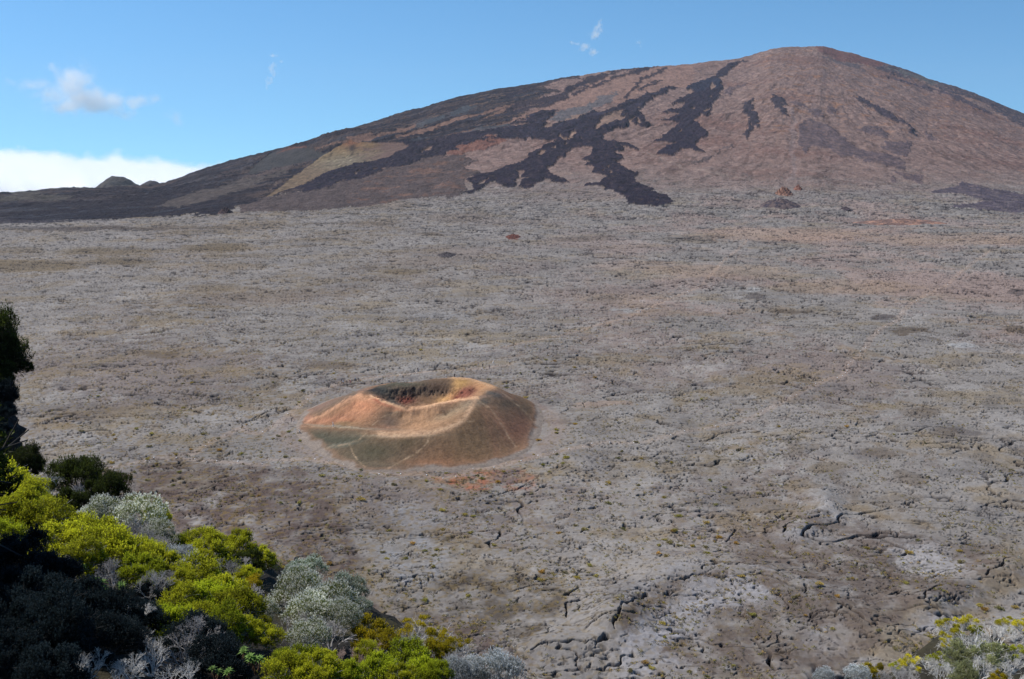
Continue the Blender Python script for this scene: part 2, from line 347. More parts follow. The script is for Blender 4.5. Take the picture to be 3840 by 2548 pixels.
ring = np.exp(-((linedist(X, Y, [(-34, 349), (-30, 347)], 70) - 47 - 4 * n2) / 3.5) ** 2)
col = mixc(col, A(158, 112, 88), np.asarray(ring * .14, np.float32))
TR = [cs(0, 1100, 1.96)((735, 1312), (860, 1290), (1000, 1260), (1150, 1215), (1290, 1195), (1420, 1190), (1560, 1080), (1660, 1030), (1780, 975)),
      cZ((-190, 600), (-60, 640), (80, 560), (200, 470), (330, 370), (430, 320), (540, 275), (660, 245), (860, 215), (1200, 180), (1600, 150), (1800, 130)),
      cs(0, 1100, 1.96)((1150, 1215), (1350, 1225), (1560, 1240), (1750, 1245), (1960, 1265)), cZ((0, 830), (350, 835), (620, 880), (900, 960), (1130, 940), (1300, 985), (1400, 960), (1500, 910), (1800, 862), (1950, 822), (2100, 790), (2363, 742)),
      cK((230, 480), (450, 437), (620, 440), (750, 415), (870, 385), (1000, 365), (1100, 350), (1160, 310), (1270, 250), (1360, 205), (1450, 152), (1540, 130), (1562, 80), (1640, 10)),
      cQ((1640, 800), (1660, 760), (1700, 720), (1780, 680), (1840, 600), (1900, 560), (2000, 520), (2100, 430), (2200, 360), (2290, 320)), cQ((0, 797), (200, 750), (420, 690), (540, 665), (600, 640), (900, 510), (985, 400), (1100, 310))]
TRW = [[at_h(a, b)[:2] for a, b in t] for t in TR]
tm = np.zeros_like(X)
for k_, t in enumerate(TRW):
    d = linedist(X + jit, Y + jit, t, 8)
    tm = np.maximum(tm, (1 - smooth(.8, 2.4, d)) * (.26 if k_ != 4 else .2))
col = mixc(col, A(176, 150, 134), tm)
polycol([(-600, 790), (460, 790), (430, 822), (400, 829), (200, 834), (0, 840), (-600, 850)], A(46, 40, 50), 1, .1)
# ochre lichen in the joints, darker rock in the cracks deepened with painted shade
spk = smooth(.16, .42, gn(X / 1.6, Y / 1.6, 61) + .35 * gn(X / 12, Y / 12, 62) + .12 * smooth(1200, 2300, py)) * smooth(3000, 1200, px * .5 + 900)
col = mixc(col, A(118, 98, 58), spk * .55 * smooth(820, 1300, py))
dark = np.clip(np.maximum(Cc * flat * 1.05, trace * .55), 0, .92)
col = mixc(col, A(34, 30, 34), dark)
col = col * mic[..., None].astype(np.float32)
col = col * np.array((.99, .985, .93), np.float32)
dots = smooth(.33, .45, gn(X / 1.1, Y / 1.7, 63) + .3 * gn(X / 20, Y / 20, 64)) * .55
col = mixc(col, A(48, 42, 42), dots)
V = np.stack([X, Y, Hf], -1).reshape(-1, 3)
M_LAVA = mat_attr('lava_crust', .16, (.9, 2.2), .3, .95, .3)
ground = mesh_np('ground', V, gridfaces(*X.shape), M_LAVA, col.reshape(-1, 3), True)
tag(ground, 'grey cracked lava plain with brown rubble and ochre lichen patches', 'lava field', None, 'structure')
GX, GY, GH = U0, Yf, Hf
def ground_z(x, y):
    j = np.clip(np.searchsorted(GY, y), 1, len(GY) - 1); i = np.clip(np.searchsorted(GX, x / y), 1, len(GX) - 1)
    return float(max(GH[j, i], GH[j - 1, i - 1]))
frontrow = Hf[-1].copy(); fc_ = col[-14:].mean(0); frontcol = np.stack([np.convolve(np.pad(fc_[:, k], 12, 'edge'), np.ones(25) / 25, 'valid') for k in range(3)], -1).astype(np.float32)

print('mountain')
KM = 1.16
ss = np.concatenate([np.linspace(0, 1, 420) ** 1.0, [1.01, 1.03, 1.08, 1.2, 1.5]])
UU, SS = np.meshgrid(U0, ss); Rr = Rdist(UU)
Y = (F0 + (Rr - F0) * SS).astype(np.float32); X = (UU * Y).astype(np.float32)
H0 = mountain_h(UU, SS).astype(np.float32)
px, py = proj(X, Y, H0)
def bump(x0, y0, r, hh, p=1.2):
    q = np.hypot((X - x0), (Y - y0) * .75) / r
    return hh * np.clip(1 - q, 0, 1) ** p
for q_, w_, r_, h_ in (((1310, 555), 0, 200, 38), ((1110, 590), 0, 190, 18), ((1840, 540), 0, 110, 9)):
    j = np.argmin(np.abs(px - q_[0]) + 2 * np.abs(py - q_[1])); H0 = H0 + bump(X.ravel()[j], Y.ravel()[j], r_, h_) * (SS <= 1)
px, py = proj(X, Y, H0)
wpx = px + 15 * fbm(X / 55, Y / 90, 5, 71, .62); wpy = py + 9 * fbm(X / 55, Y / 90, 5, 75, .62); wpx = wpx + 7 * fbm(X / 13, Y / 22, 3, 77, .7); wpy = wpy + 4.5 * fbm(X / 13, Y / 22, 3, 78, .7)
ang = np.arctan2(X - SX, SY - Y); rad = np.hypot(X - SX, Y - SY)
st1 = fbm(ang * 26 + .6 * gn(X / 160, Y / 160, 81), rad / 650, 4, 82, .6); st2 = fbm(ang * 70 + .8 * gn(X / 90, Y / 90, 83), rad / 300, 3, 84)
n1 = fbm(X / 300, Y / 300, 3, 51); n2 = fbm(X / 60, Y / 60, 4, 52, .65); n3 = fbm(X / 14, Y / 20, 4, 53, .7)
TAN, PINK, DARK, BROWN, ASH, AG = A(146, 116, 106, KM), A(150, 122, 118, KM), A(46, 38, 50, KM), A(88, 74, 76, KM), A(98, 92, 92, KM), A(128, 118, 116, KM)
col = np.ones(X.shape + (3,), np.float32) * A(140, 116, 110, KM)
col = mixc(col, A(150, 126, 120, KM), smooth(-.3, .4, n2))
col = mixc(col, A(128, 96, 88, KM), smooth(.0, .5, -n1 + .5 * n3) * .7)
col = mixc(col, A(108, 84, 82, KM), smooth(.05, .5, n3 + .4 * n2) * .55)
low = smooth(640, 790, py)
col = mixc(col, A(134, 126, 126, KM), low * .8)
col = mixc(col, A(150, 128, 118, KM), low * smooth(.1, .5, n2 + n3) * .35)
col = mixc(col, A(158, 112, 78, KM), smooth(.12, .5, fbm(X / 45, Y / 45, 4, 90)) * smooth(2700, 3000, px) * smooth(600, 400, py) * .55)
thick = np.zeros_like(X); mat_id = np.zeros(X.shape, np.int8)
def paint(poly, cc, st=1.0, th=0.0, nz=0.0, mid=0, dil=1.0):
    global col, thick
    m = inpoly(px + (wpx - px) * dil, py + (wpy - py) * dil, poly)
    mf = m.astype(np.float32) * np.clip(st + nz * n3, 0, 1)
    col = mixc(col, cc, mf)
    if th >= 0: thick = np.where(m, th, thick)
    if mid: mat_id[m] = mid
def streak(pts, w, cc, st=1.0, th=0.0):
    global col, thick
    d = linedist(wpx, wpy, pts, 40); m = (1 - smooth(w * .8, w * 1.2, d + w * .5 * n3)) * st
    col = mixc(col, cc, m); thick = np.where(m > .5, th, thick)
# the older dark flank on the left, streaked down the slope
leftpoly = [(-900, 600)] + [tuple(p) for p in (SKY + np.array([0, -40]))[2:20]] + [(2120, 260), (2010, 330)] + cB((650, 480), (0, 700)) + cD((2363, 130), (1900, 240), (1290, 385), (1100, 480), (1240, 600), (960, 665), (850, 720), (330, 860), (0, 970)) + cE((900, 900), (430, 970), (0, 1090)) + cL((1200, 590), (1120, 600), (600, 622), (0, 645)) + [(-900, 850)]
paint(leftpoly, DARK * .62, .97, 3, .15)
m = inpoly(wpx, wpy, leftpoly).astype(np.float32)
col = mixc(col, A(92, 78, 74, KM), m * smooth(.14, .34, st1 + .4 * st2) * .65)
col = mixc(col, A(70, 72, 84, KM), m * smooth(.16, .4, st2 + .3 * n3) * .6)
st3 = fbm(ang * 140 + .8 * gn(X / 90, Y / 90, 86), rad / 420, 3, 87); col = mixc(col, A(122, 98, 84, KM), m * smooth(.22, .42, st3 + .3 * n3) * smooth(700, 1500, px) * .7); col = mixc(col, A(30, 28, 42, KM), m * smooth(.12, .4, -st3) * .8)
col = mixc(col, A(54, 54, 66, KM), m * smooth(900, 1500, px) * smooth(430, 330, py + (1900 - px) * -.28 + 100) * .5)
for p in [cE((930, 380), (1250, 300), (1700, 200), (2000, 140), (2363, 20), (2363, 70), (2100, 160), (1850, 200), (1700, 260), (1650, 290), (1450, 290), (1250, 320), (960, 405)),
          cD((600, 390), (900, 310), (1200, 220), (1500, 140), (1900, 20), (2363, -80), (2363, -40), (1900, 50), (1500, 180), (1150, 290), (900, 360), (640, 420)),
          cD((0, 410), (400, 330), (300, 380), (200, 465), (120, 460), (0, 440)),
          cD((1110, 425), (1300, 380), (1700, 270), (2000, 200), (2363, 80), (2363, 110), (2200, 160), (1950, 230), (1600, 330), (1280, 390)),
          cD((1670, 185), (1900, 70), (2000, 30), (2060, 60), (1800, 150)), cD((210, 460), (225, 405), (290, 405), (270, 450))]:
    paint(p, A(134, 104, 92, KM), .9, 1, .3, dil=.6)
for p in [cD((800, 320), (1100, 210), (1300, 150), (1200, 120), (900, 230)), cD((1250, 150), (1450, 20), (1650, 0), (1500, 90)), cD((1400, 380), (1700, 330), (2080, 250), (2050, 220), (1800, 240), (1500, 340)), cD((720, 470), (1060, 440), (1000, 410), (830, 420))]:
    paint(p, A(74, 78, 86, KM), .9, 2, .2, dil=.6)
col = mixc(col, A(84, 66, 62, KM), (1 - m) * smooth(.16, .42, st3 + .35 * n3) * smooth(1500, 2100, px) * .55)
# the brown rubble apron between the left flank and the plain
paint(cD((0, 970), (330, 860), (850, 720), (960, 665), (1250, 605), (1500, 600), (1500, 650), (1660, 700), (1450, 800), (1690, 840), (1540, 900), (1500, 1000), (1480, 1060), (1430, 1130), (700, 1190), (0, 1270)) + cE((900, 1150), (0, 1190), (0, 1080), (430, 975), (900, 900)), A(86, 74, 74, KM), .95, 3, .35)
m = inpoly(wpx, wpy, cD((0, 970), (330, 860), (850, 720), (960, 665), (1250, 605), (1500, 600), (1500, 650), (1660, 700), (1450, 800), (1690, 840), (1540, 900), (1500, 1000), (1480, 1060), (1430, 1130), (700, 1190), (0, 1270))).astype(np.float32)
col = mixc(col, A(128, 96, 82, KM), m * smooth(.1, .5, n2 + .6 * n3) * .6)
paint(cL((0, 500), (200, 480), (420, 500), (380, 520), (0, 535)), A(92, 86, 80, KM), .7, 2, .5)
paint(cE((0, 790), (500, 660), (800, 560), (840, 545), (400, 640), (0, 735)), A(100, 86, 84, KM), .8, 2, .3)
paint(cL((850, 560), (1000, 500), (1250, 430), (1500, 380), (1680, 330), (1400, 450), (1250, 500), (1000, 560)), A(98, 88, 84, KM), .65, 2, .6)
paint(cE((310, 920), (420, 840), (580, 730), (520, 790), (400, 880)), A(104, 90, 86, KM), .8, 1)
# tan country above the ash, crossed by thin dark streams
paint(cB((0, 870), (280, 760), (550, 660), (640, 590), (900, 490), (1100, 360), (1500, 250), (1700, 200), (2363, 130), (2363, 390), (2240, 440), (2060, 430), (1760, 520), (1500, 600), (1350, 640), (1150, 640), (1000, 640), (600, 730), (300, 800), (0, 880)), A(148, 118, 108, KM), .9, 0, .3)
mask_u = inpoly(wpx, wpy, [(1500, 300), (1760, 330), (2280, 240), (2600, 230), (2700, 190), (2300, 210), (1800, 270), (1500, 340)] ).astype(np.float32)
col = mixc(col, A(84, 82, 92, KM), mask_u * smooth(-.1, .3, st2 + .3 * n3) * .8)
for p, w in [(cB((850, 530), (1000, 450), (1200, 380), (1400, 300), (1600, 240), (1780, 200)), 4), (cB((1500, 570), (1560, 490), (1650, 430), (1640, 390), (1720, 330), (1850, 260), (2000, 215)), 5),
             (cB((0, 720), (300, 620), (560, 590), (800, 470), (900, 420), (1100, 330), (1250, 290)), 9), (cB((0, 790), (300, 700), (600, 620), (750, 560)), 8), (cB((0, 560), (300, 450), (600, 340), (900, 290)), 9), (cB((760, 480), (900, 420), (1000, 400)), 9),
             (cB((1640, 240), (1700, 225), (1780, 205)), 7), (cB((900, 350), (1100, 300), (1300, 260), (1600, 200), (1900, 180)), 3), (cB((1690, 470), (1800, 410), (1950, 340)), 4)]:
    streak(p, w, DARK, .9, 3)
# pale ash
paint(cB((500, 860), (600, 790), (800, 700), (1000, 660), (1150, 600), (1200, 540), (1400, 490), (1350, 600), (1250, 650), (1130, 700), (950, 800), (700, 860), (560, 870)), A(100, 98, 104, KM), .85, 1, .15)
paint(cB((1380, 700), (1500, 610), (1700, 590), (1660, 670), (1500, 720)), A(62, 68, 84, KM), .9, 2)
# the great flow
F1 = cC((870, 270), (960, 285), (1060, 300), (1180, 320), (1250, 350), (1370, 405), (1290, 395), (1200, 365), (1080, 325), (1160, 378), (1010, 400), (1110, 460), (1120, 500), (1060, 530), (1160, 590), (1230, 640), (1335, 665),
    (1335, 710), (1270, 740), (1290, 790), (1420, 830), (1430, 850), (1550, 900), (1490, 915), (1700, 965), (1710, 985), (1805, 1045), (1650, 1090), (1560, 1110), (1400, 1090), (1170, 1040), (1150, 990), (1080, 980), (1080, 940),
    (1010, 890), (890, 880), (880, 840), (640, 825), (700, 795), (830, 790), (840, 770), (930, 735), (850, 700), (760, 670), (750, 600), (640, 585), (710, 540), (600, 510), (680, 450), (735, 430), (735, 370), (700, 345), (620, 345),
    (500, 370), (400, 440), (380, 480), (320, 460), (275, 490), (310, 515), (260, 560), (250, 590), (160, 640), (230, 690), (300, 720), (380, 760), (465, 790), (330, 795), (225, 795), (240, 770), (130, 760), (90, 790), (0, 860)) + \
  cD((2200, 1065), (2250, 1040), (2170, 1005), (2260, 940), (2363, 915), (2220, 915), (2250, 830), (2140, 825), (2195, 900), (2140, 970), (2110, 1015), (2030, 1020), (1900, 990), (1890, 950), (1800, 970), (1700, 1040), (1690, 1060), (1600, 1090),
     (1440, 1115), (1590, 1060), (1590, 970), (1530, 930), (1640, 880), (1700, 850), (1850, 830), (1970, 790), (2000, 760), (2210, 720), (2300, 650), (2300, 610), (2363, 575)) + cC((100, 355), (265, 295), (100, 265), (0, 240)) + \
  cD((2200, 425), (2040, 425), (1800, 405), (1650, 440), (1440, 500), (1370, 520), (1440, 550), (1250, 590), (1240, 610), (960, 665), (850, 720), (700, 760), (560, 790), (330, 860), (200, 900), (130, 945), (0, 970)) + \
  cE((1200, 830), (1130, 870), (900, 900), (750, 895), (600, 930), (430, 970), (330, 990), (520, 940), (750, 850), (1000, 740), (1250, 650), (1450, 590), (1700, 545), (1850, 510), (2000, 430), (2140, 350)) + \
  cD((700, 490), (680, 460), (1000, 470), (1100, 440), (1290, 400), (1600, 360), (2000, 300), (2363, 200)) + cB((0, 900), (240, 850), (290, 800), (420, 765), (640, 735), (560, 800), (430, 880), (600, 900), (800, 860), (1000, 790), (1100, 740), (1200, 750), (1420, 670), (1500, 610), (1760, 545), (1740, 460), (1780, 530), (1900, 500),
     (2060, 440), (2150, 450), (1950, 540), (1830, 570), (1850, 600), (1760, 620), (1700, 700), (1660, 730), (1700, 770), (1750, 830), (1740, 880), (1800, 900), (1740, 935), (1640, 910), (1560, 890), (1500, 940), (1350, 950), (1280, 1000), (1300, 1020), (1210, 1060), (1200, 1090))
paint(F1, A(44, 36, 50, KM), 1.0, 5, .12, dil=.7)
m = inpoly(wpx, wpy, F1).astype(np.float32)
col = mixc(col, A(62, 58, 76, KM), m * smooth(.05, .4, n2) * smooth(560, 480, py) * .7)
levee = smooth(.22, .5, gn(X / 9, Y / 18, 79) + .5 * n3); col = mixc(col, A(92, 76, 74, KM), m * levee * .5); col = mixc(col, A(24, 20, 28, KM), m * smooth(.1, .4, -gn(X / 20, Y / 34, 80)) * .6)
for p in [cB((1090, 1000), (1130, 920), (1190, 830), (1290, 780), (1500, 730), (1420, 810), (1440, 830), (1530, 780), (1480, 850), (1300, 900), (1200, 950), (1110, 1015)), cB((430, 940), (480, 900), (600, 890), (560, 920), (470, 950)), cB((650, 880), (950, 780), (1000, 770), (900, 830), (700, 890)),
          cB((780, 1080), (800, 1020), (860, 1000), (880, 1050), (820, 1100)), cB((620, 1110), (680, 1020), (700, 1090), (860, 1100), (720, 1130)), cB((380, 1300), (440, 1240), (500, 1260), (430, 1310)), cB((560, 1220), (620, 1190), (640, 1220)), cB((920, 1100), (940, 1075), (960, 1090)),
          cB((710, 1170), (740, 1140), (780, 1170)), cB((1540, 880), (1620, 820), (1640, 840), (1570, 900)), cB((1650, 900), (1660, 840), (1700, 880), (1690, 910)), cB((1640, 690), (1700, 690), (1660, 720)), cC((960, 690), (980, 660), (1010, 690), (980, 705)), cC((870, 640), (890, 625), (900, 665)),
          cD((905, 595), (1000, 540), (1090, 530), (1060, 570)), cD((70, 870), (120, 830), (175, 825), (110, 870)), cD((330, 820), (370, 795), (415, 795), (370, 825)), cC((930, 600), (950, 570), (960, 610)), cE((1200, 835), (1290, 775), (1360, 760), (1270, 815)), cD((1640, 1000), (1700, 950), (1800, 920), (1720, 990))]:
    paint(p, A(148, 122, 110, KM), .9, 0, .2, dil=.5)
paint(cD((1260, 600), (1300, 575), (1440, 560), (1370, 525), (1450, 500), (1650, 445), (1800, 408), (2000, 420), (2040, 440), (1900, 470), (1740, 545), (1560, 570), (1400, 600)), A(126, 86, 76, KM), .9, 3, .2, dil=.5)
paint(cD((1760, 425), (1850, 430), (1900, 440), (1820, 455)), A(60, 48, 52, KM), .9, 0, dil=.3)
# flows further right
paint(cM((2050, 212), (1990, 230), (1930, 265), (1900, 300), (1840, 330), (1860, 345), (1870, 400), (1840, 450), (1810, 500), (1800, 540), (1765, 580), (1720, 570), (1690, 600), (1740, 640), (1780, 690), (1720, 720), (1700, 750), (1765, 800), (1720, 800), (1650, 770), (1610, 770), (1550, 825),
    (1450, 815), (1530, 760), (1580, 735), (1440, 728), (1500, 700), (1560, 650), (1600, 610), (1470, 600), (1600, 570), (1600, 555), (1480, 555), (1600, 520), (1640, 480), (1550, 500), (1640, 440), (1700, 430), (1640, 400), (1660, 370), (1800, 330), (1870, 270), (1920, 235)), A(48, 40, 54, KM), 1, 5, .12, dil=.7)
paint(cM((1640, 400), (1660, 370), (1800, 330), (1860, 345), (1860, 385), (1780, 400), (1700, 420)), A(46, 48, 66, KM), .8, 5)
for p in [cM((1808, 358), (1828, 385), (1800, 420), (1785, 395)), cM((1650, 410), (1665, 395), (1680, 412), (1668, 432)), cM((1665, 520), (1685, 505), (1700, 515), (1680, 528)), cM((1785, 455), (1797, 440), (1800, 460)), cM((1590, 685), (1610, 655), (1615, 670), (1600, 690)), cM((1745, 545), (1790, 520), (1800, 530), (1760, 555))]:
    paint(p, A(148, 122, 110, KM), .9, 0, dil=.4)
paint(cM((2090, 460), (2055, 490), (2062, 530), (2090, 580), (2100, 640), (2080, 640), (2058, 610), (2058, 650), (2030, 690), (2035, 725), (2005, 690), (2030, 640), (2045, 590), (1990, 520), (2040, 480)), A(56, 50, 62, KM), .95, 4)
paint(cM((2180, 450), (2200, 430), (2240, 450), (2280, 508), (2240, 498), (2310, 585), (2250, 560), (2215, 515), (2195, 520)), A(58, 52, 64, KM), .95, 4)
paint(cG((1150, 505), (1200, 500), (1300, 580), (1440, 640), (1520, 690), (1600, 795), (1560, 780), (1500, 705), (1380, 650), (1250, 580)), A(66, 58, 70, KM), .95, 4)
paint(cM((1660, 860), (1740, 850), (1800, 830), (1870, 780), (1940, 745), (1930, 770), (1870, 790), (1810, 830), (1790, 850), (1700, 870)), A(96, 84, 86, KM), .8, 3)
MB_ = A(98, 84, 90, KM)
for p in [cG((760, 670), (850, 650), (930, 680), (1000, 740), (1100, 820), (1200, 880), (1300, 900), (1420, 920), (1500, 960), (1510, 1030), (1400, 1000), (1220, 970), (1120, 930), (1050, 940), (980, 880), (850, 860), (790, 910), (740, 820)), cG((1380, 820), (1560, 840), (1530, 930), (1420, 910), (1330, 860)), cG((1150, 740), (1260, 710), (1400, 750), (1400, 790), (1250, 770)),
          cG((1640, 740), (1700, 770), (1770, 830), (1680, 815)), cG((950, 580), (1000, 570), (1020, 640), (970, 640)), cG((660, 530), (750, 540), (830, 570), (720, 580)), cG((820, 590), (900, 590), (920, 640), (850, 640)), cG((1400, 1030), (1500, 1040), (1640, 1070), (1630, 1130), (1560, 1090)), cG((1410, 1060), (1450, 1080), (1480, 1115), (1420, 1110)), cM((1890, 400), (1990, 370), (2040, 350), (1960, 410), (1900, 440))]:
    paint(p, MB_, .85, 2, .7)
paint(cG((1830, 1290), (2000, 1310), (2600, 1340), (2600, 1240), (2270, 1180), (2100, 1160), (1920, 1120), (1860, 1150), (1700, 1170), (1700, 1190), (1900, 1210), (2100, 1260)), A(84, 76, 90, KM), .85, 3, .5)
paint(cG((1280, 290), (1350, 265), (1600, 330), (1880, 430), (2363, 610), (2900, 780), (2900, 900), (2363, 715), (2260, 670), (2100, 560), (1900, 480), (1750, 430), (1600, 380), (1400, 340)), A(70, 64, 76, KM), .85, 3, .8)
paint(cG((1300, 345), (1500, 390), (1750, 450), (1900, 500), (2140, 630), (2000, 590), (1800, 490), (1500, 400)), A(74, 66, 80, KM), .85, 3)
paint(cG((1350, 280), (1600, 345), (1800, 420), (1700, 420), (1500, 350)), A(104, 104, 104, KM), .7, 2, .5)
paint(cG((900, 215), (1030, 225), (1150, 270), (1250, 330), (1150, 300), (1000, 250)), A(94, 86, 92, KM), .8, 1)
paint(cG((870, 120), (960, 120), (1030, 170), (1400, 260), (1280, 290), (1000, 220), (880, 180)), A(112, 74, 72, KM), .8, 1)
streak(cG((700, 590), (715, 700), (700, 850), (715, 1000), (720, 1060), (690, 1110)), 9, A(142, 130, 134, KM), .3)
streak(cM((1350, 790), (1500, 850), (1650, 900), (1950, 950), (2200, 1020), (2350, 1040)), 2.5, A(162, 144, 136, KM), .4)
#paint(cG((490, 1220), (530, 1200), (600, 1200), (650, 1215), (690, 1240), (690, 1275), (500, 1270)), A(96, 76, 76, KM), .8, 0, dil=.3)
# cones that stand on the flank
def bump(x0, y0, r, hh, p=1.4):
    q = np.hypot((X - x0), (Y - y0) * .8) / r
    return hh * np.clip(1 - q, 0, 1) ** p
paint(cE((700, 345), (830, 345), (930, 400), (1060, 430), (1170, 405), (1000, 500), (780, 560), (560, 600), (300, 660), (80, 700), (130, 640), (280, 510), (400, 430), (550, 385)), A(74, 71, 72, KM), 1, 4, .08, mid=1, dil=.35)
paint(cE((540, 385), (700, 345), (830, 345), (850, 365), (700, 365), (600, 400), (450, 430)), A(122, 82, 72, KM), .7, 4, dil=.35)
YC = cE((1400, 265), (1230, 350), (1000, 500), (800, 640), (600, 790), (400, 940), (330, 992), (450, 960), (620, 910), (850, 800), (1100, 700), (1400, 600), (1650, 550), (1850, 500), (2050, 400), (2140, 350), (2000, 300), (1500, 300))
paint(YC, A(140, 118, 88, KM), 1, 6, .1, mid=2, dil=.3)
m = (mat_id == 2).astype(np.float32)
dx = (px - 900) * 3.376 / 1000; dy = (py - 450) * 3.376 / 1000
wh = np.exp(-((dx - 1.35) / .42) ** 2 - ((dy - .55) / .13) ** 2)
col = mixc(col, A(150, 148, 128, KM), m * wh * .9)
col = mixc(col, A(112, 94, 88, KM), m * smooth(1.5, 1.9, dx + .4 * n2) * .85)
col = mixc(col, A(124, 118, 110, KM), m * smooth(.62, .74, dy + dx * .25 - .12) * .5)
col = mixc(col, A(150, 104, 80, KM), m * np.exp(-((dx - 1.4) / .12) ** 2 - ((dy - .3) / .05) ** 2) * .9)
col = mixc(col, A(60, 52, 54, KM), m * np.exp(-((dx - 1.42) / .05) ** 2 - ((dy - .37) / .05) ** 2) * .9)
col = mixc(col, A(196, 192, 160, KM), m * smooth(.25, .5, gn(X / 7, Y / 26, 95)) * (.25 + .6 * wh))
col = mixc(col, A(70, 62, 50, KM), m * smooth(.05, .35, gn(X / 8, Y / 28, 96)) * .5)
mic = 1 + .28 * gn(X / 7, Y / 14, 97) + .32 * gn(X / 17, Y / 30, 98) + .26 * gn(X / 40, Y / 60, 99)
col = col * mic[..., None].astype(np.float32)
lowm = smooth(590, 810, py + 60 * n2 + 25 * n3) * (thick < .5) * (mat_id == 0) * smooth(2.2, 1.2, thick)
lowm = lowm * smooth(500, 560, py + .1 * (px - 1500))
lc, lmic = crust(X, Y, px, py)[:2]; Hl, Cl = floor_fields(X, Y); lc = lc * lmic[..., None].astype(np.float32) * np.array((.99, .985, .93), np.float32); lc = mixc(lc, A(34, 30, 34), np.clip(Cl * 1.05, 0, .92))  # cracks darkened as on the floor, shade included in the colour
lowm = np.maximum(lowm, (SS < .02) * (thick < .5) * (mat_id == 0)); lowm = np.clip(lowm * 1.1, 0, 1)
warm = np.array((.76, .75, .70), np.float32); col = mixc(col * warm, lc, lowm.astype(np.float32))
col = np.where((mat_id == 2)[..., None], col * np.array((.88, .78, .74), np.float32), col); col = mixc(col, A(104, 82, 74, KM), ((mat_id == 2) * smooth(1.55, 1.95, dx + .3 * n2) * .8).astype(np.float32)); col = np.where((mat_id == 1)[..., None], col * .85, col)
# relief: blocky flows on a softer flank
rel = 5 * fbm(X / 120, Y / 160, 3, 101) + 2.2 * fbm(X / 22, Y / 34, 3, 102, .6) + .8 * gn(X / 6, Y / 12, 103)
rel = rel + np.where(thick > 2.5, 1.6 * fbm(X / 14, Y / 24, 3, 104, .7) * np.where(mat_id > 0, .15, 1), 0)
rel = rel + 4.0 * st2 * smooth(500, 1900, rad) * smooth(1700, 2400, X * 0 + Y) * .7
f = smooth(0, .05, SS) * (.3 + .7 * smooth(0, .6, SS))
j = np.argmin(np.abs(px - 1300) + 2 * np.abs(py - 560)); bx, by = X.ravel()[j], Y.ravel()[j]
j2 = np.argmin(np.abs(px - 1110) + 2 * np.abs(py - 580)); b2x, b2y = X.ravel()[j2], Y.ravel()[j2]
H = H0 + Hl * (1 - smooth(.0, .5, SS)) - Cl * (1 - smooth(0, .3, SS)) + (rel + thick * .65) * f * np.clip(1.3 - .45 * smooth(.93, 1.0, SS), 0, 2) * np.where(mat_id > 0, .35, 1)
H = np.where(SS > 1, H0, H)
H[0] = frontrow
w0 = (1 - smooth(0, .02, SS))
H[0] = frontrow
col = mixc(col, np.broadcast_to(frontcol, col.shape), np.clip(smooth(.004, .0, SS), 0, 1).astype(np.float32))
V = np.stack([X, Y, H], -1).reshape(-1, 3)
M_MTN = mat_attr('mountain_rock', .28, (.10, .25), 1.0, .95, 2.6)
fid = np.maximum(mat_id[:-1, :-1], mat_id[1:, 1:])
for k, (nm, lb, ct) in {0: ('mountain', 'broad reddish brown volcano crossed by black lava flows', 'mountain'), 1: ('hill', 'dark grey cinder hill with a reddish crest on the left flank of the volcano', 'hill'),
                        2: ('hill', 'yellow and pale green speckled cinder hill between black flows', 'hill')}.items():
    Fk = gridfaces(*X.shape, fid == k)
    used, inv = np.unique(Fk, return_inverse=True)
    o = mesh_np(nm, V[used], inv.reshape(-1, 4), M_MTN, col.reshape(-1, 3)[used], True)
    tag(o, lb, ct, None, 'structure')
def mountain_z(x, y):
    u = x / y; s = (y - F0) / (Rdist(u) - F0)
    i = np.argmin(np.abs(U0 - u)); return float(np.interp(s, ss, H[:, i]))
del V

# two small cones on the left skyline
def sky_cone(pl, Y0, colr, lb, name='hill'):
    """a cone whose outline follows the skyline points pl (photo pixels)"""
    pts = [at_y(a, b, Y0) for a, b in pl]; xs = np.array([p[0] for p in pts]); zs = np.array([p[2] for p in pts]); zb = zs.min() - 25
    cx = (xs[0] + xs[-1]) / 2; hw = (xs[-1] - xs[0]) / 2
    gx = np.linspace(-1.3, 1.3, 170); gy = np.linspace(-1.3, 1.3, 120); GX_, GY_ = np.meshgrid(gx, gy)
    r = np.hypot(GX_, GY_); side = np.where(GX_ >= 0, 1, -1)
    xx = np.clip(cx + side * np.minimum(r, 1) * hw, xs[0], xs[-1])
    prof = np.interp(xx, xs, zs); prof2 = np.interp(cx - side * np.minimum(r, 1) * hw, xs, zs)
    a = np.clip(.5 + .5 * np.abs(GX_) / (r + 1e-6), 0, 1); z = prof * a + prof2 * (1 - a) - np.maximum(r - 1, 0) * hw * .7
    z = z + 1.5 * fbm(GX_ * 6, GY_ * 6, 4, 110) + .8 * gn(GX_ * 22, GY_ * 22, 111)
    V = np.stack([cx + GX_ * hw, Y0 + GY_ * hw, z], -1).reshape(-1, 3)
    nn = fbm(GX_ * 5, GY_ * 5, 4, 112)
    c = mixc(np.ones(GX_.shape + (3,), np.float32) * colr, A(94, 84, 76, KM), smooth(-.1, .4, nn) * .6); c = mixc(c, A(44, 42, 52, KM), smooth(.1, .5, gn(GX_ * 8, GY_ * 8, 113)) * .7)
    return tag(mesh_np(name, V, gridfaces(*GX_.shape), M_MTN, c.reshape(-1, 3), True), lb, 'hill', None, 'structure')
sky_cone(cL((505, 470), (540, 445), (590, 405), (620, 385), (650, 392), (680, 391), (720, 410), (745, 430), (765, 440), (790, 462)), 2500, A(82, 80, 78, KM), 'grey flat topped cone on the left skyline')
sky_cone(cL((765, 448), (790, 430), (830, 410), (850, 413), (865, 416), (880, 425), (905, 440)), 2750, A(78, 74, 78, KM), 'small dark cone on the skyline right of the flat topped one')

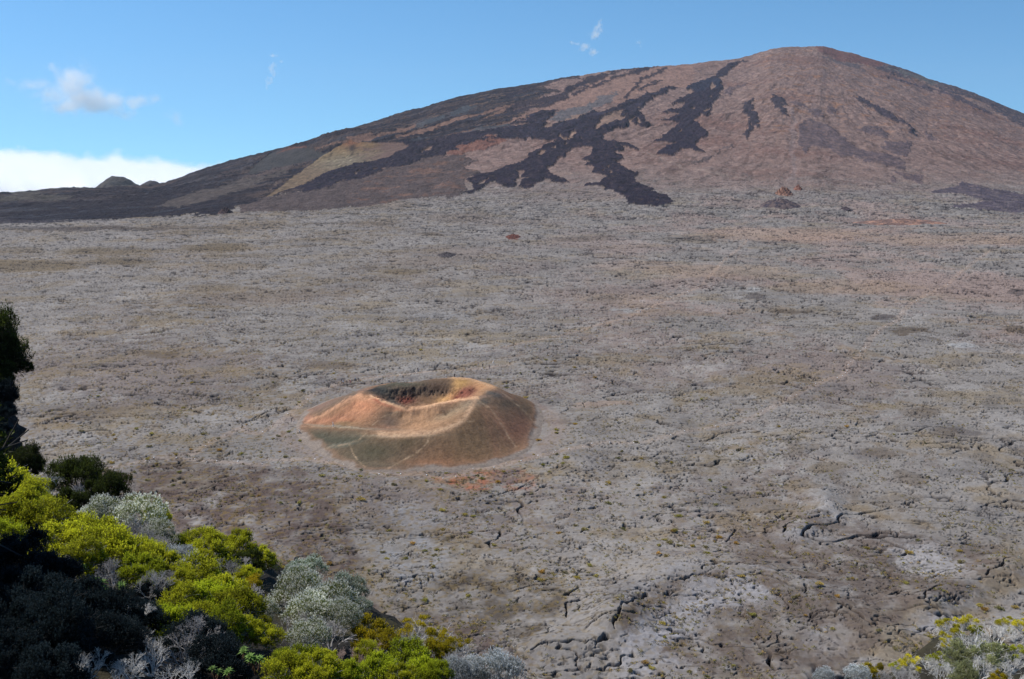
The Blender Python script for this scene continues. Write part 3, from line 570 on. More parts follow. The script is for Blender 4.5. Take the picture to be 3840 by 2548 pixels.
# ------------------------------------------------------------ THE SMALL CINDER CONE
print('cinder cone')
def zy(zx, zy_, Y):               # a point seen at this place of the picture, Y metres ahead
    a, b = cZ((zx, zy_))[0]; return at_y(a, b, Y)
def zh(zx, zy_, h):
    a, b = cZ((zx, zy_))[0]; return at_h(a, b, h)
K = []
def line(pts, closed=False, n=6, f=zy):
    P = [f(*p) for p in pts]
    if closed: P = P + [P[0]]
    for i in range(len(P) - 1):
        for k in range(n):
            t = k / n; K.append([P[i][j] * (1 - t) + P[i + 1][j] * t for j in range(3)])
    K.append(list(P[-1]))
base = [zh(*p, 0) for p in [(245, 560), (250, 640), (300, 690), (380, 750), (480, 812), (640, 905), (800, 922), (1000, 915), (1100, 908), (1350, 905), (1600, 880), (1800, 825), (1930, 760), (1990, 640), (2010, 540)]]
base += [(11, 364, 0), (9, 378, 0), (4, 388, 0), (-6, 397, 0), (-24, 403, 0), (-43, 402, 0), (-60, 396, 0), (-72, 384, 0), (-79, 368, 0)]
for ring_ in (1.0, 1.07, 1.16):
    for i in range(len(base)):
        a, b = base[i], base[(i + 1) % len(base)]
        for k in range(3):
            t = k / 3; x_ = a[0] * (1 - t) + b[0] * t; y_ = a[1] * (1 - t) + b[1] * t
            K.append([-34 + (x_ + 34) * ring_, 350 + (y_ - 350) * ring_, 0.0])
rim = [(700, 352, 352), (735, 332, 359), (800, 308, 365), (850, 292, 369), (950, 270, 374), (1080, 275, 376), (1200, 250, 378), (1380, 232, 379), (1500, 238, 378), (1620, 275, 373), (1700, 308, 365), (1660, 328, 358),
       (1540, 390, 348), (1400, 405, 344), (1250, 432, 341), (1150, 460, 339.5), (1020, 472, 339), (990, 455, 340), (870, 415, 344), (780, 375, 349)]
line(rim, True, 4)
line([(250, 588, 350), (400, 604, 341), (480, 601, 335), (640, 598, 330), (760, 640, 322), (850, 660, 319), (950, 670, 317), (1100, 666, 316.5), (1200, 652, 318), (1350, 612, 321), (1450, 560, 326.5), (1500, 480, 335), (1535, 395, 347)], n=4)
for p in [(900, 600, 332), (1000, 595, 331.5), (820, 600, 332), (1100, 590, 331), (900, 560, 335.5), (640, 565, 339), (500, 565, 343.5), (380, 572, 348), (1220, 555, 334), (1330, 515, 338.5), (1000, 530, 338), (930, 500, 339.5), (1400, 470, 340.5), (1130, 520, 337.5)]: K.append(list(zy(*p)))
line([(700, 352, 352), (600, 395, 350.5), (500, 455, 350), (400, 515, 350.5), (280, 562, 351)], n=3)
line([(560, 560, 340), (640, 500, 343), (690, 420, 346)], n=2)
line([(1555, 400, 347), (1640, 455, 342), (1720, 560, 335), (1780, 660, 329), (1850, 760, 322)], n=3)
line([(1700, 308, 365), (1800, 385, 362), (1900, 470, 358), (1980, 560, 352)], n=3)
# inside the crater: scree floor, broken wall on the far left, scree slope on the right
for th in np.linspace(0, 2 * np.pi, 12, endpoint=False): K.append([-33 + 6.5 * np.cos(th), 353.5 + 4 * np.sin(th), 4.3])
K.append([-33, 353, 4.0])
for p in [(-44, 364, 5.6), (-40, 366, 5.9), (-35, 367, 6.0), (-30, 367, 6.0), (-26, 366, 6.0), (-47, 360, 5.6), (-22, 362, 6.0), (-19, 357, 6.4),
          (-46.5, 366.5, 8.6), (-41, 369, 8.9), (-35, 370.2, 9.2), (-30, 370.6, 9.2), (-25.5, 369.5, 8.9)]: K.append(list(p))
K = np.array(K); _, uq = np.unique(np.round(K[:, :2], 1), axis=0, return_index=True); K = K[uq]
def phi(r): return r
n = len(K); Dm = np.hypot(K[:, 0][:, None] - K[:, 0], K[:, 1][:, None] - K[:, 1])
Am = np.zeros((n + 3, n + 3)); Am[:n, :n] = phi(Dm) - np.eye(n) * .04; Am[:n, n] = 1; Am[:n, n + 1:] = (K[:, :2] - (-34, 350)) / 50; Am[n:, :n] = Am[:n, n:].T
wt = np.linalg.solve(Am, np.concatenate([K[:, 2], [0, 0, 0]]))
xs = np.arange(-90, 22, .26); ys = np.arange(288, 414, .30); X, Y = np.meshgrid(xs, ys)
Z = np.empty(X.shape)
for i in range(X.shape[0]):
    d = np.hypot(X[i][:, None] - K[:, 0], Y[i][:, None] - K[:, 1])
    Z[i] = phi(d) @ wt[:n] + wt[n] + wt[n + 1] * (X[i] + 34) / 50 + wt[n + 2] * (Y[i] - 350) / 50
def blur(a, k):
    for _ in range(k):
        a = (np.roll(a, 1, 0) + np.roll(a, -1, 0) + 2 * a) / 4; a = (np.roll(a, 1, 1) + np.roll(a, -1, 1) + 2 * a) / 4
    return a
Zs = blur(Z, 2); px, py = proj(X, Y, Zs); zx = (px - 1000) * 1.969; zyy = (py - 1300) * 1.969
base2 = [(b[0], b[1]) for b in base]
inside = inpoly(X, Y, base2); bd = linedist(X, Y, base2 + [base2[0]], 60); sdist = np.where(inside, bd, -bd) - 1.6
def blob(cx, cy_, rx, ry, rot=0):
    c_, s_ = math.cos(R(rot)), math.sin(R(rot)); dx_, dy_ = zx - cx, zyy - cy_
    return np.exp(-(((dx_ * c_ + dy_ * s_) / rx) ** 2 + ((-dx_ * s_ + dy_ * c_) / ry) ** 2)).astype(np.float32)
rcr = inpoly(X, Y, [zy(*p)[:2] for p in rim])
rough = fbm(X / 2.2, Y / 2.2, 4, 120, .65); fine = gn(X / .7, Y / .7, 121)
rocky = np.clip(blob(1020, 340, 160, 45, -8) + blob(1280, 340, 150, 30) + blob(1030, 400, 80, 40) + .7 * blob(1450, 350, 120, 35, -20) + .6 * blob(820, 395, 50, 22, 20), 0, 1) * np.where(rcr, 1, .25)
Zf = Zs + rocky * (1.0 * rough + .45 * fine) + .05 * fine + .14 * fbm(X / 3, Y / 3, 3, 122) * smooth(0, 6, sdist)
gul = gn(np.arctan2(Y - 355, X + 32) * 16, np.hypot(X + 32, Y - 355) / 40, 123)
Zf = Zf + .10 * gn(X / .5, Y / .5, 130) + .22 * gul * smooth(2, 8, sdist) * np.where(rcr, .4, 1) * (1 - .8 * np.exp(-((X + 34) / 22) ** 2 - ((Y - 328) / 14) ** 2))
Zf = np.maximum(Zf, 0) * smooth(-1.5, .5, sdist) - .55 * (1 - smooth(-4.5, -.6, sdist)) + .3 * smooth(-4, .5, sdist)
kk = 1.02
c0 = lambda r, g, b: (lambda q: (q * .9 + q.mean() * .10) * np.array((.86, .84, .79)))(A(r, g, b, kk))
col = np.ones(X.shape + (3,), np.float32) * c0(122, 96, 74)
def bl(cc, m): 
    global col
    col = mixc(col, cc, np.clip(np.asarray(m, np.float32), 0, 1))
nn = fbm(X / 9, Y / 9, 4, 125); wv = fbm(X / 2.5, Y / 2.5, 3, 126, .7)
zx = zx + 14 * nn + 10 * wv; zyy = zyy + 9 * nn + 6 * wv
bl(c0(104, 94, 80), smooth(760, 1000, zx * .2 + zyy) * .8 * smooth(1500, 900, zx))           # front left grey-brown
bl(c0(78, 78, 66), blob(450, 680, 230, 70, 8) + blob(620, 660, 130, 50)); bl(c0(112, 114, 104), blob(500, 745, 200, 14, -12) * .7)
bl(c0(74, 72, 56), blob(800, 780, 190, 90) * .8); bl(c0(84, 76, 58), blob(1050, 720, 130, 60) * .8)  # front face toned down in colour so that it reads as shaded
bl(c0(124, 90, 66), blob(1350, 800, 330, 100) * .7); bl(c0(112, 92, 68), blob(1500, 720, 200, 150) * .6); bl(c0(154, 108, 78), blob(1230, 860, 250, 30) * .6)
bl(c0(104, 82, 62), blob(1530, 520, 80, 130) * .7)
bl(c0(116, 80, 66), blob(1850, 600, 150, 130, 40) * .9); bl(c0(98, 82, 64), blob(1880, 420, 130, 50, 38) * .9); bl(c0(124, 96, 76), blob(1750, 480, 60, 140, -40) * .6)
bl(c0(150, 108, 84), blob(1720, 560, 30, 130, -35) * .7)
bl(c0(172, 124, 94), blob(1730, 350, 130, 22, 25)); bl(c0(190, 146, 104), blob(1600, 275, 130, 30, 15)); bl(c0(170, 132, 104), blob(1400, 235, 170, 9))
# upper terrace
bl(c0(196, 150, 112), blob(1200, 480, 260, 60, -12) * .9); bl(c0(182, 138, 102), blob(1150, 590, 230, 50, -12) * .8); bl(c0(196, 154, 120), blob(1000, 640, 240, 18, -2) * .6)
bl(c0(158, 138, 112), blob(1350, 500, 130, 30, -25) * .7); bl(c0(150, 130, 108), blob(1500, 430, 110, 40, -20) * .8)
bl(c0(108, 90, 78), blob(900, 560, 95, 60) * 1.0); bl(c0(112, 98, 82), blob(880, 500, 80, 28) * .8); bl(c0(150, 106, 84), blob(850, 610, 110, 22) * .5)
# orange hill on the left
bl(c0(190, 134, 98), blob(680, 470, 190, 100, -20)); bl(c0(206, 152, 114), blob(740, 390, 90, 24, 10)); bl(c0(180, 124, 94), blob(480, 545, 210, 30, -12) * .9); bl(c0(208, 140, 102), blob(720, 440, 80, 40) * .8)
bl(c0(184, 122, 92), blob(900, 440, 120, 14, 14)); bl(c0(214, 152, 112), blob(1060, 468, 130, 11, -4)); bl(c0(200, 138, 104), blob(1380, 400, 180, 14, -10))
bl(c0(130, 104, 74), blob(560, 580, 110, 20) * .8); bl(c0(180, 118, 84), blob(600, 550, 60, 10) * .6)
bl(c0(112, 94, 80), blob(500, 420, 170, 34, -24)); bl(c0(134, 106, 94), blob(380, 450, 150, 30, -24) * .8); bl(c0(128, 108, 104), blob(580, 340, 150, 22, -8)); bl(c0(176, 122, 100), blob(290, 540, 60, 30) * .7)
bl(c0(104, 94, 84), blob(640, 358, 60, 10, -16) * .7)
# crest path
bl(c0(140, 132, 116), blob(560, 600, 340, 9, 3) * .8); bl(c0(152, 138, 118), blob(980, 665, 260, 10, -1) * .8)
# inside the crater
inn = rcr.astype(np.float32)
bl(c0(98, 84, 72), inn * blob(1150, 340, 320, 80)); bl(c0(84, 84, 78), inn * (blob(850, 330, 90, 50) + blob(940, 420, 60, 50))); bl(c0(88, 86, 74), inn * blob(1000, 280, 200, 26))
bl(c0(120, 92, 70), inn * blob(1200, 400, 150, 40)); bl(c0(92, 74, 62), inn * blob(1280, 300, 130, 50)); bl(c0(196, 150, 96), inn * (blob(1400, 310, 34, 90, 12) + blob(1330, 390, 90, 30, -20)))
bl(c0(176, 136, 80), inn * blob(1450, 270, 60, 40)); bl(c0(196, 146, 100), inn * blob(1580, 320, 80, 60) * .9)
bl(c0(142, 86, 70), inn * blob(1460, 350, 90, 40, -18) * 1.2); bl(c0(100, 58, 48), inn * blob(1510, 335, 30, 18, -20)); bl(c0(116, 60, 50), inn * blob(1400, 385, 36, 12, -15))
bl(c0(116, 66, 54), inn * blob(1030, 402, 62, 32) * 1.3); bl(c0(44, 34, 34), inn * blob(1040, 345, 120, 34, -6) * smooth(-.3, .2, rough) * 1.2); bl(c0(54, 42, 40), inn * blob(1250, 345, 120, 14) * smooth(-.1, .3, rough))  # dark rock, blackened further to paint the shade under the overhang
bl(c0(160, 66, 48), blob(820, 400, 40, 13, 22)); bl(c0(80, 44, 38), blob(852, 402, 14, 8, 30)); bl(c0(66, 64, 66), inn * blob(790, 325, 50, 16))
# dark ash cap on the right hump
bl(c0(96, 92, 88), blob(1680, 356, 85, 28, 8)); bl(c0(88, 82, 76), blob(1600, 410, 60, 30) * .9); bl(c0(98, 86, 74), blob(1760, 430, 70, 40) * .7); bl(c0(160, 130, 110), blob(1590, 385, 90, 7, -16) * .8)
zx, zyy = (px - 1000) * 1.969, (py - 1300) * 1.969
for pts, w_, st, cc_ in [([(1545, 392), (1505, 470), (1455, 552), (1352, 606), (1210, 645), (1090, 660), (950, 664), (830, 652)], 17, .75, (196, 158, 126)), ([(1560, 385), (1400, 402), (1260, 430), (1150, 457), (1030, 470), (980, 452), (860, 412), (770, 372)], 9, .8, (226, 178, 138)), ([(1380, 234), (1500, 242), (1610, 278), (1690, 312)], 10, .6, (206, 160, 122)),
                         ([(1470, 560), (1440, 640), (1420, 760), (1400, 860)], 26, .35, (94, 76, 56)), ([(1600, 480), (1650, 600), (1690, 740), (1700, 820)], 26, .35, (140, 100, 78)), ([(700, 360), (600, 400), (500, 462), (400, 520), (290, 565)], 12, .5, (224, 166, 128)), ([(650, 430), (560, 500), (470, 580)], 16, .45, (140, 96, 74))]:
    d = linedist(zx + 8 * wv, zyy + 8 * wv, pts, 80); bl(c0(*cc_), np.exp(-(d / w_) ** 2) * st)
# trodden paths
jz = 5 * gn(X / 1.5, Y / 1.5, 127)
for pts, w_, st in [([(610, 730), (640, 800), (680, 855), (725, 895)], 9, .75), ([(1205, 655), (1185, 715), (1140, 765), (1080, 808), (1000, 850), (900, 905)], 10, .8), ([(250, 598), (480, 603), (640, 600), (780, 625), (950, 662)], 7, .5), ([(740, 640), (680, 700), (600, 722), (500, 742), (420, 760)], 10, .45),
                    ([(780, 590), (850, 530), (950, 495), (1010, 485)], 8, .5), ([(1560, 400), (1660, 470), (1740, 590), (1790, 680), (1850, 760)], 12, .5), ([(1700, 315), (1800, 390), (1900, 480), (1980, 570)], 12, .5), ([(1640, 300), (1560, 250), (1400, 236), (1300, 240)], 6, .5), ([(1530, 560), (1440, 560), (1330, 610), (1200, 645)], 12, .4)]:
    d = linedist(zx + jz, zyy + jz, pts, 40); bl(c0(172, 146, 118), np.exp(-(d / (w_ * .62)) ** 2) * st * (.62 + .9 * wv))
bl(c0(150, 116, 96), smooth(1.8, .2, sdist + 1.2 * nn) * .35); bl(A(136, 124, 114), smooth(.4, -1.2, sdist + 2.2 * nn) * .95)
fine2 = gn(X / .38, Y / .38, 129); col = col * (1 + (.26 * wv + .28 * fine) + .28 * fine2 + .16 * gn(X / 1.4, Y / 1.4, 133) + .09 * gn(np.arctan2(Y - 355, X + 32) * 30, np.hypot(X + 32, Y - 355) / 25, 128))[..., None].astype(np.float32)
keep = sdist > -6
vk = np.maximum.reduce([keep[:-1, :-1], keep[1:, 1:], keep[:-1, 1:], keep[1:, :-1]])
Fk = gridfaces(*X.shape, vk); used, inv = np.unique(Fk, return_inverse=True)
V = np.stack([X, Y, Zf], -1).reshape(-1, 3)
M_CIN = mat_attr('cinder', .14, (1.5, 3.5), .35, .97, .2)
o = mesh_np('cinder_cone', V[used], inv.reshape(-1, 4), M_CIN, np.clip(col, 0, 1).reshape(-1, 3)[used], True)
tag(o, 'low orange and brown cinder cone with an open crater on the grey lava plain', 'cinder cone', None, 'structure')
CX_, CY_, CZ_ = xs, ys, Zf
def cone_z(x, y):
    i = int(np.clip(round((x - xs[0]) / .26), 0, len(xs) - 1)); j = int(np.clip(round((y - ys[0]) / .30), 0, len(ys) - 1)); return float(CZ_[j, i])

# ------------------------------------------------------------ PEOPLE
print('people')
def skin_mesh(name, verts, edges, mat, sub=1):
    me = bpy.data.meshes.new(name + '_cage'); me.from_pydata([v[:3] for v in verts], edges, [])
    ob = bpy.data.objects.new('cage', me); COL.objects.link(ob)
    sk = ob.modifiers.new('s', 'SKIN'); sk.use_smooth_shade = True
    for i, v in enumerate(verts):
        r = v[3]; me.skin_vertices[0].data[i].radius = (r, r if len(v) < 5 else v[4])
    me.skin_vertices[0].data[0].use_root = True
    ob.modifiers.new('u', 'SUBSURF').levels = sub
    dg = bpy.context.evaluated_depsgraph_get(); out = bpy.data.meshes.new_from_object(ob.evaluated_get(dg)); out.name = name
    bpy.data.objects.remove(ob); bpy.data.meshes.remove(me)
    out.materials.clear(); out.materials.append(mat)
    return out
def tube(P, r0, r1, k=4, tip=True):
    P = [Vector(p) for p in P]; V, Fc = [], []
    for i, p in enumerate(P):
        d = (P[min(i + 1, len(P) - 1)] - P[max(i - 1, 0)]).normalized()
        a = d.orthogonal().normalized(); b = d.cross(a); r = r0 + (r1 - r0) * i / (len(P) - 1)
        for j in range(k):
            t = 2 * math.pi * j / k; V.append(p + (a * math.cos(t) + b * math.sin(t)) * r)
    for i in range(len(P) - 1):
        for j in range(k): Fc.append((i * k + j, i * k + (j + 1) % k, (i + 1) * k + (j + 1) % k, (i + 1) * k + j))
    return V, Fc
def pose(leg, arm, lean=0.0, crouch=0.0):
    """joint positions of a 1.75 m figure facing +y; leg and arm are forward swings in radians"""
    hip = 0.92 - crouch; J = {}
    def sw(o, ang, L): return (o[0], o[1] + math.sin(ang) * L, o[2] - math.cos(ang) * L)
    J['pel'] = (0, 0, hip); J['wai'] = (0, lean * .2, hip + .16); J['che'] = (0, lean * .5, hip + .38); J['nec'] = (0, lean * .75, hip + .56); J['hd0'] = (0, lean * .85, hip + .64); J['hd1'] = (0, lean * .95 + .01, hip + .76)
    for s, k in ((-1, 1), (1, -1)):
        h = (s * .10, 0, hip - .03); kb = crouch * 2.4
        kn = sw(h, leg * k + kb * .7, .43); an = sw(kn, leg * k * .5 - kb * .9 - (.25 if leg * k < -.05 else 0), .42); J[s, 'hip'] = h; J[s, 'kne'] = kn; J[s, 'ank'] = an
        J[s, 'toe'] = (an[0] + s * .02, an[1] + .17, an[2] - .05)
        sh = (s * .19, J['nec'][1] - .02, hip + .50); el = sw((sh[0] + s * .04, sh[1], sh[2]), -arm * k + lean * .3, .29); wr = sw((el[0] + s * .02, el[1], el[2]), -arm * k + .35, .25)
        J[s, 'sho'] = sh; J[s, 'elb'] = el; J[s, 'wri'] = wr
    return J
def person_meshes(tagn, J, skin, cl1, cl2, hair_m):
    vs, es = [], []
    def v(p, r, r2=None): vs.append(tuple(p) + ((r, r2) if r2 else (r,))); return len(vs) - 1
    pel = v(J['pel'], .14, .10); wa = v(J['wai'], .13, .10); ch = v(J['che'], .155, .11); ne = v(J['nec'], .055); h0 = v(J['hd0'], .075, .085); h1 = v(J['hd1'], .07, .08)
    es += [(pel, wa), (wa, ch), (ch, ne), (ne, h0), (h0, h1)]
    fing = []
    for s in (-1, 1):
        a = v(J[s, 'hip'], .085); b = v(J[s, 'kne'], .058); c = v(J[s, 'ank'], .04); d = v(J[s, 'toe'], .035); es += [(pel, a), (a, b), (b, c), (c, d)]
        a = v(J[s, 'sho'], .052); b = v(J[s, 'elb'], .04); c = v(J[s, 'wri'], .028); w = Vector(J[s, 'wri']); dr = (w - Vector(J[s, 'elb'])).normalized()
        d = v(tuple(w + dr * .07), .034, .018); es += [(ch, a), (a, b), (b, c), (c, d)]; fing.append((s, w + dr * .08, dr))
    body = skin_mesh('body', vs, es, skin)
    bm = bmesh.new(); bm.from_mesh(body)
    for s, o, dr in fing:                                  # four unequal fingers and a thumb on each hand
        side = Vector((0, 1, 0)) - dr * dr.y; side.normalize(); inn_ = Vector((-s, 0, 0))
        for k, L in enumerate((.062, .072, .068, .052)):
            b0 = o + side * (.024 - .016 * k); V_, F_ = tube([b0, b0 + dr * L * .5 + inn_ * .006, b0 + dr * L * .85 + inn_ * .025], .0085, .006)
            q = [bm.verts.new(x) for x in V_]; [bm.faces.new([q[i] for i in f]) for f in F_]
        b0 = o - dr * .035 + side * .03; V_, F_ = tube([b0, b0 + side * .025 + dr * .03, b0 + side * .03 + dr * .055 + inn_ * .012], .0095, .007)
        q = [bm.verts.new(x) for x in V_]; [bm.faces.new([q[i] for i in f]) for f in F_]
    # nose and ears
    hc = (Vector(J['hd0']) + Vector(J['hd1'])) / 2
    for off, r in (((0, .095, -.01), .014), ((.078, 0, 0), .018), ((-.078, 0, 0), .018), ((.03, .082, .02), .008), ((-.03, .082, .02), .008), ((0, .084, -.05), .012)):
        bmesh.ops.create_icosphere(bm, subdivisions=1, radius=r, matrix=Matrix.Translation(hc + Vector(off)))
    bm.to_mesh(body); bm.free()
    vs, es = [], []
    a0 = v(J['pel'], .152, .115); a1 = v(J['wai'], .145, .112); a2 = v(J['che'], .17, .122); a3 = v((J['nec'][0], J['nec'][1], J['nec'][2] - .04), .075); es = [(a0, a1), (a1, a2), (a2, a3)]
    for s in (-1, 1):
        a = v(J[s, 'sho'], .066); m_ = tuple(np.array(J[s, 'sho']) * .15 + np.array(J[s, 'elb']) * .85); b = v(m_, .054); es += [(a2, a), (a, b)]
    shirt = skin_mesh('shirt', vs, es, cl1)
    vs, es = [], []
    a0 = v((J['pel'][0], J['pel'][1], J['pel'][2] + .05), .15, .112); es = []
    for s in (-1, 1):
        a = v(J[s, 'hip'], .10); b = v(J[s, 'kne'], .072); c = v(tuple(np.array(J[s, 'kne']) * .1 + np.array(J[s, 'ank']) * .9), .055); es += [(a0, a), (a, b), (b, c)]
    trou = skin_mesh('trousers', vs, es, cl2)
    bm = bmesh.new()
    bmesh.ops.create_uvsphere(bm, u_segments=12, v_segments=8, radius=.096, matrix=Matrix.Translation(hc + Vector((0, -.012, .035))) @ Matrix.Diagonal((.95, 1.08, 1, 1)))
    for f_ in [f_ for f_ in bm.faces if f_.calc_center_median().z < hc.z + .012 and f_.calc_center_median().y > -.02 + hc.y]: bm.faces.remove(f_)
    hair = bpy.data.meshes.new('hair'); bm.to_mesh(hair); bm.free(); hair.materials.append(hair_m)
    for p in hair.polygons: p.use_smooth = True
    return body, shirt, trou, hair
M_SKIN = mat_plain('skin', (.42, .24, .16), .1, 6, .55)
def cloth(n, c): return mat_plain(n, c, .12, 5, .85)
CLO = {'white': cloth('white_cloth', (.9, .9, .9)), 'black': cloth('black_cloth', (.015, .016, .02)), 'navy': cloth('navy_cloth', (.02, .03, .08)), 'pink': cloth('pink_cloth', (.5, .16, .16)), 'grey': cloth('grey_cloth', (.3, .3, .36)),
       'blue': cloth('blue_cloth', (.07, .1, .24)), 'khaki': cloth('khaki_cloth', (.3, .25, .16)), 'brown': cloth('hair_brown', (.05, .03, .02))}
PO = {'stand': pose(.06, .05), 'walk': pose(.42, .4, .08), 'stride': pose(.62, .5, .16), 'stoop': pose(.2, .3, .5, .25)}
def person(px, py, po, top, bot, hat, rz, lb, where='ground', s=1.0, grp='hikers around the cinder cone'):
    if where == 'cone':
        p = None
        for h_ in np.arange(8, 0, -.1):
            x_, y_, _ = at_h(px, py, h_)
            if cone_z(x_, y_) >= h_: p = (x_, y_, cone_z(x_, y_)); break
    else:
        x_, y_, _ = at_h(px, py, .6); p = (x_, y_, ground_z(x_, y_))
    J = PO[po]; body, shirt, trou, hair = person_meshes(po, J, M_SKIN, CLO[top], CLO[bot], CLO[hat])
    lo = min(v_.co.z for v_ in body.vertices)
    o = empty('person', (p[0], p[1], p[2] - lo * s * 1.08), rz, s * 1.08); tag(o, lb, 'person', grp)
    for m_, n_ in ((body, 'body'), (shirt, 'shirt'), (trou, 'trousers'), (hair, 'hat' if hat == 'white' else 'hair')): inst(m_, n_, o)
    return o
person(1250, 1605, 'walk', 'white', 'white', 'white', 1.5, 'hiker dressed in white walking along the left crest path of the cinder cone', 'cone', 1.08)
person(1124, 1620, 'stride', 'white', 'navy', 'white', 2.0, 'hiker with white top and dark trousers striding at the left foot of the cinder cone', s=1.06)
person(1289, 1437, 'stoop', 'white', 'khaki', 'white', 1.4, 'stooping hiker in white, leftmost of the walkers behind the cinder cone', s=1.05)
person(1314, 1436, 'stand', 'pink', 'pink', 'white', -1.2, 'hiker in pink clothes and white hat behind the left rim of the cone', s=1.05)
person(1334, 1427, 'stoop', 'grey', 'black', 'white', .6, 'bent hiker in grey just right of the hiker in pink')
person(1346, 1426, 'stoop', 'black', 'black', 'brown', 1.6, 'bent hiker in black at the right end of the group behind the left rim')
person(1567, 1384, 'stand', 'black', 'black', 'brown', .3, 'hiker in black standing close beside a companion in white above the crater', s=1.05)
person(1570, 1382, 'walk', 'white', 'grey', 'white', -.5, 'hiker in white standing close beside a companion in black above the crater')
person(1673, 1414, 'walk', 'white', 'white', 'white', .8, 'hiker all in white just behind the back rim of the crater', s=1.1)
person(1705, 1410, 'stand', 'black', 'black', 'brown', 0, 'hiker all in black just behind the back rim of the crater', s=1.1)
person(1793, 1364, 'walk', 'pink', 'grey', 'brown', 1.2, 'hiker in a dull pink top at the left of the group on the plain')
person(1810, 1369, 'stand', 'navy', 'navy', 'white', .4, 'hiker in navy second from the left in the group on the plain')
person(1835, 1375, 'walk', 'black', 'navy', 'brown', -.6, 'hiker in black top at the front of the group on the plain')
person(1849, 1358, 'stride', 'white', 'white', 'white', -1.2, 'hiker in white striding at the back of the group on the plain')
person(1912, 1362, 'stand', 'white', 'brown', 'brown', 0, 'hiker in white top and dark trousers standing alone right of the group', s=1.12)
person(2235, 1237, 'walk', 'white', 'black', 'white', -1.3, 'distant hiker in white top and black trousers, left one of a pair', s=1.05)
person(2245, 1236, 'walk', 'black', 'grey', 'white', -1.3, 'distant hiker in black top, right one of a pair', s=1.05)
person(2948, 1503, 'walk', 'grey', 'navy', 'brown', -1.0, 'lone hiker in grey and navy on the white dotted trail to the right', s=1.1)
person(2401, 1176, 'stand', 'white', 'grey', 'white', 0, 'tiny far hiker in white on the pale slab beyond the pair')
person(908, 1596, 'walk', 'navy', 'brown', 'brown', 1.3, 'lone hiker in navy on the trail left of the cinder cone')

# ------------------------------------------------------------ TRAIL MARKERS: stones daubed white
M_WHITE = mat_plain('white_paint', (.8, .8, .78), .08, 3, .7)
rg = random.Random(5)
stones = []
for k in range(4):
    bm = bmesh.new(); bmesh.ops.create_icosphere(bm, subdivisions=2, radius=.22)
    for v_ in bm.verts: v_.co *= 1 + .22 * float(gn(v_.co.x * 6 + k * 9, v_.co.y * 6 + v_.co.z * 5)); v_.co.z *= .62
    me = bpy.data.meshes.new('marker_stone'); bm.to_mesh(me); bm.free(); me.materials.append(M_WHITE); stones.append(me)
nmk = 0
for ti, (t, step) in enumerate(zip(TRW, (6.5, 8, 6, 7, 7, 22, 26))):
    acc = 0
    for (x0, y0), (x1, y1) in zip(t[:-1], t[1:]):
        L = math.hypot(x1 - x0, y1 - y0); s_ = acc
        while s_ < L:
            f_ = s_ / L; x_ = x0 + (x1 - x0) * f_ + rg.uniform(-.7, .7); y_ = y0 + (y1 - y0) * f_ + rg.uniform(-1.2, 1.2)
            if not inpoly(np.array([x_]), np.array([y_]), base2)[0] and rg.random() < .9:
                o = bpy.data.objects.new('marker_stone', stones[rg.randrange(4)]); COL.objects.link(o)
                o.location = (x_, y_, ground_z(x_, y_) + .12); sc_ = rg.uniform(.6, 1.15) * (1 + max(0, y_ - 400) / 900); o.scale = (sc_, sc_, sc_); o.rotation_euler = (0, 0, rg.uniform(0, 6))
                tag(o, 'small white painted stone on the ' + ('trail coming in from the left edge', 'trail curving behind the cinder cone', 'short spur left of the cinder cone', 'trail passing in front of the cinder cone', 'trail running from the cone to the lone hiker', 'faint far trail on the right', 'faint far trail behind the pair of hikers')[ti], 'trail marker', 'white painted stones along the hiking trails'); nmk += 1
            s_ += step * rg.uniform(.6, 1.4)
        acc = s_ - L
print('markers', nmk)

# ------------------------------------------------------------ LOW SCRUB ON THE LAVA
def leaf_cloud(rs, cen, rad, n, L, Wd, c_in, c_out, up=.35, jit_=.7, zmin=-.3, colv=.25):
    """n small leaf blades on every ball (cen, rad): arrays V, F, colour"""
    cen = np.asarray(cen, float); rad = np.asarray(rad, float); m = len(cen)
    d = rs.normal(size=(m * n, 3)); d /= np.linalg.norm(d, axis=1)[:, None]; d[:, 2] = np.where(d[:, 2] < zmin, -d[:, 2], d[:, 2])
    c = np.repeat(cen, n, 0); r = np.repeat(rad, n); rr = r * (1 - .55 * rs.rand(m * n) ** 2.2)
    p = c + d * rr[:, None]
    dr = d + rs.normal(size=d.shape) * jit_; dr[:, 2] += up; dr /= np.linalg.norm(dr, axis=1)[:, None]
    sd_ = np.cross(dr, rs.normal(size=d.shape)); sd_ /= np.linalg.norm(sd_, axis=1)[:, None] + 1e-9
    l = L * rs.uniform(.6, 1.4, m * n)[:, None]; w = Wd * rs.uniform(.7, 1.3, m * n)[:, None]
    V = np.stack([p - sd_ * w, p + sd_ * w, p + dr * l + sd_ * w * .3, ], 1).reshape(-1, 3)
    Fc = np.arange(len(V)).reshape(-1, 3)
    t = np.clip((rr / r - .45) / .55, 0, 1)[:, None] * np.clip(.55 + .45 * d[:, 2:3], 0, 1)  # darker inward and underneath: inner crown shade carried by the leaf colour
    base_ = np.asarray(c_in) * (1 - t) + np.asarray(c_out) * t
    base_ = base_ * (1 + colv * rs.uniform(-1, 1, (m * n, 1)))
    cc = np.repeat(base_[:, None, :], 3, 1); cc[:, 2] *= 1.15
    return V, Fc, np.clip(cc.reshape(-1, 3), 0, 1)
def merge(parts):
    Vs, Fs, Cs = [], [], []; o_ = 0
    for V, Fc, c in parts: Vs.append(V); Fs.append(Fc + o_); Cs.append(c); o_ += len(V)
    return np.concatenate(Vs), np.concatenate(Fs), np.concatenate(Cs)
M_SCRUB = mat_leaf('scrub_leaves', (1, 1, 1), .2)
tufts = []
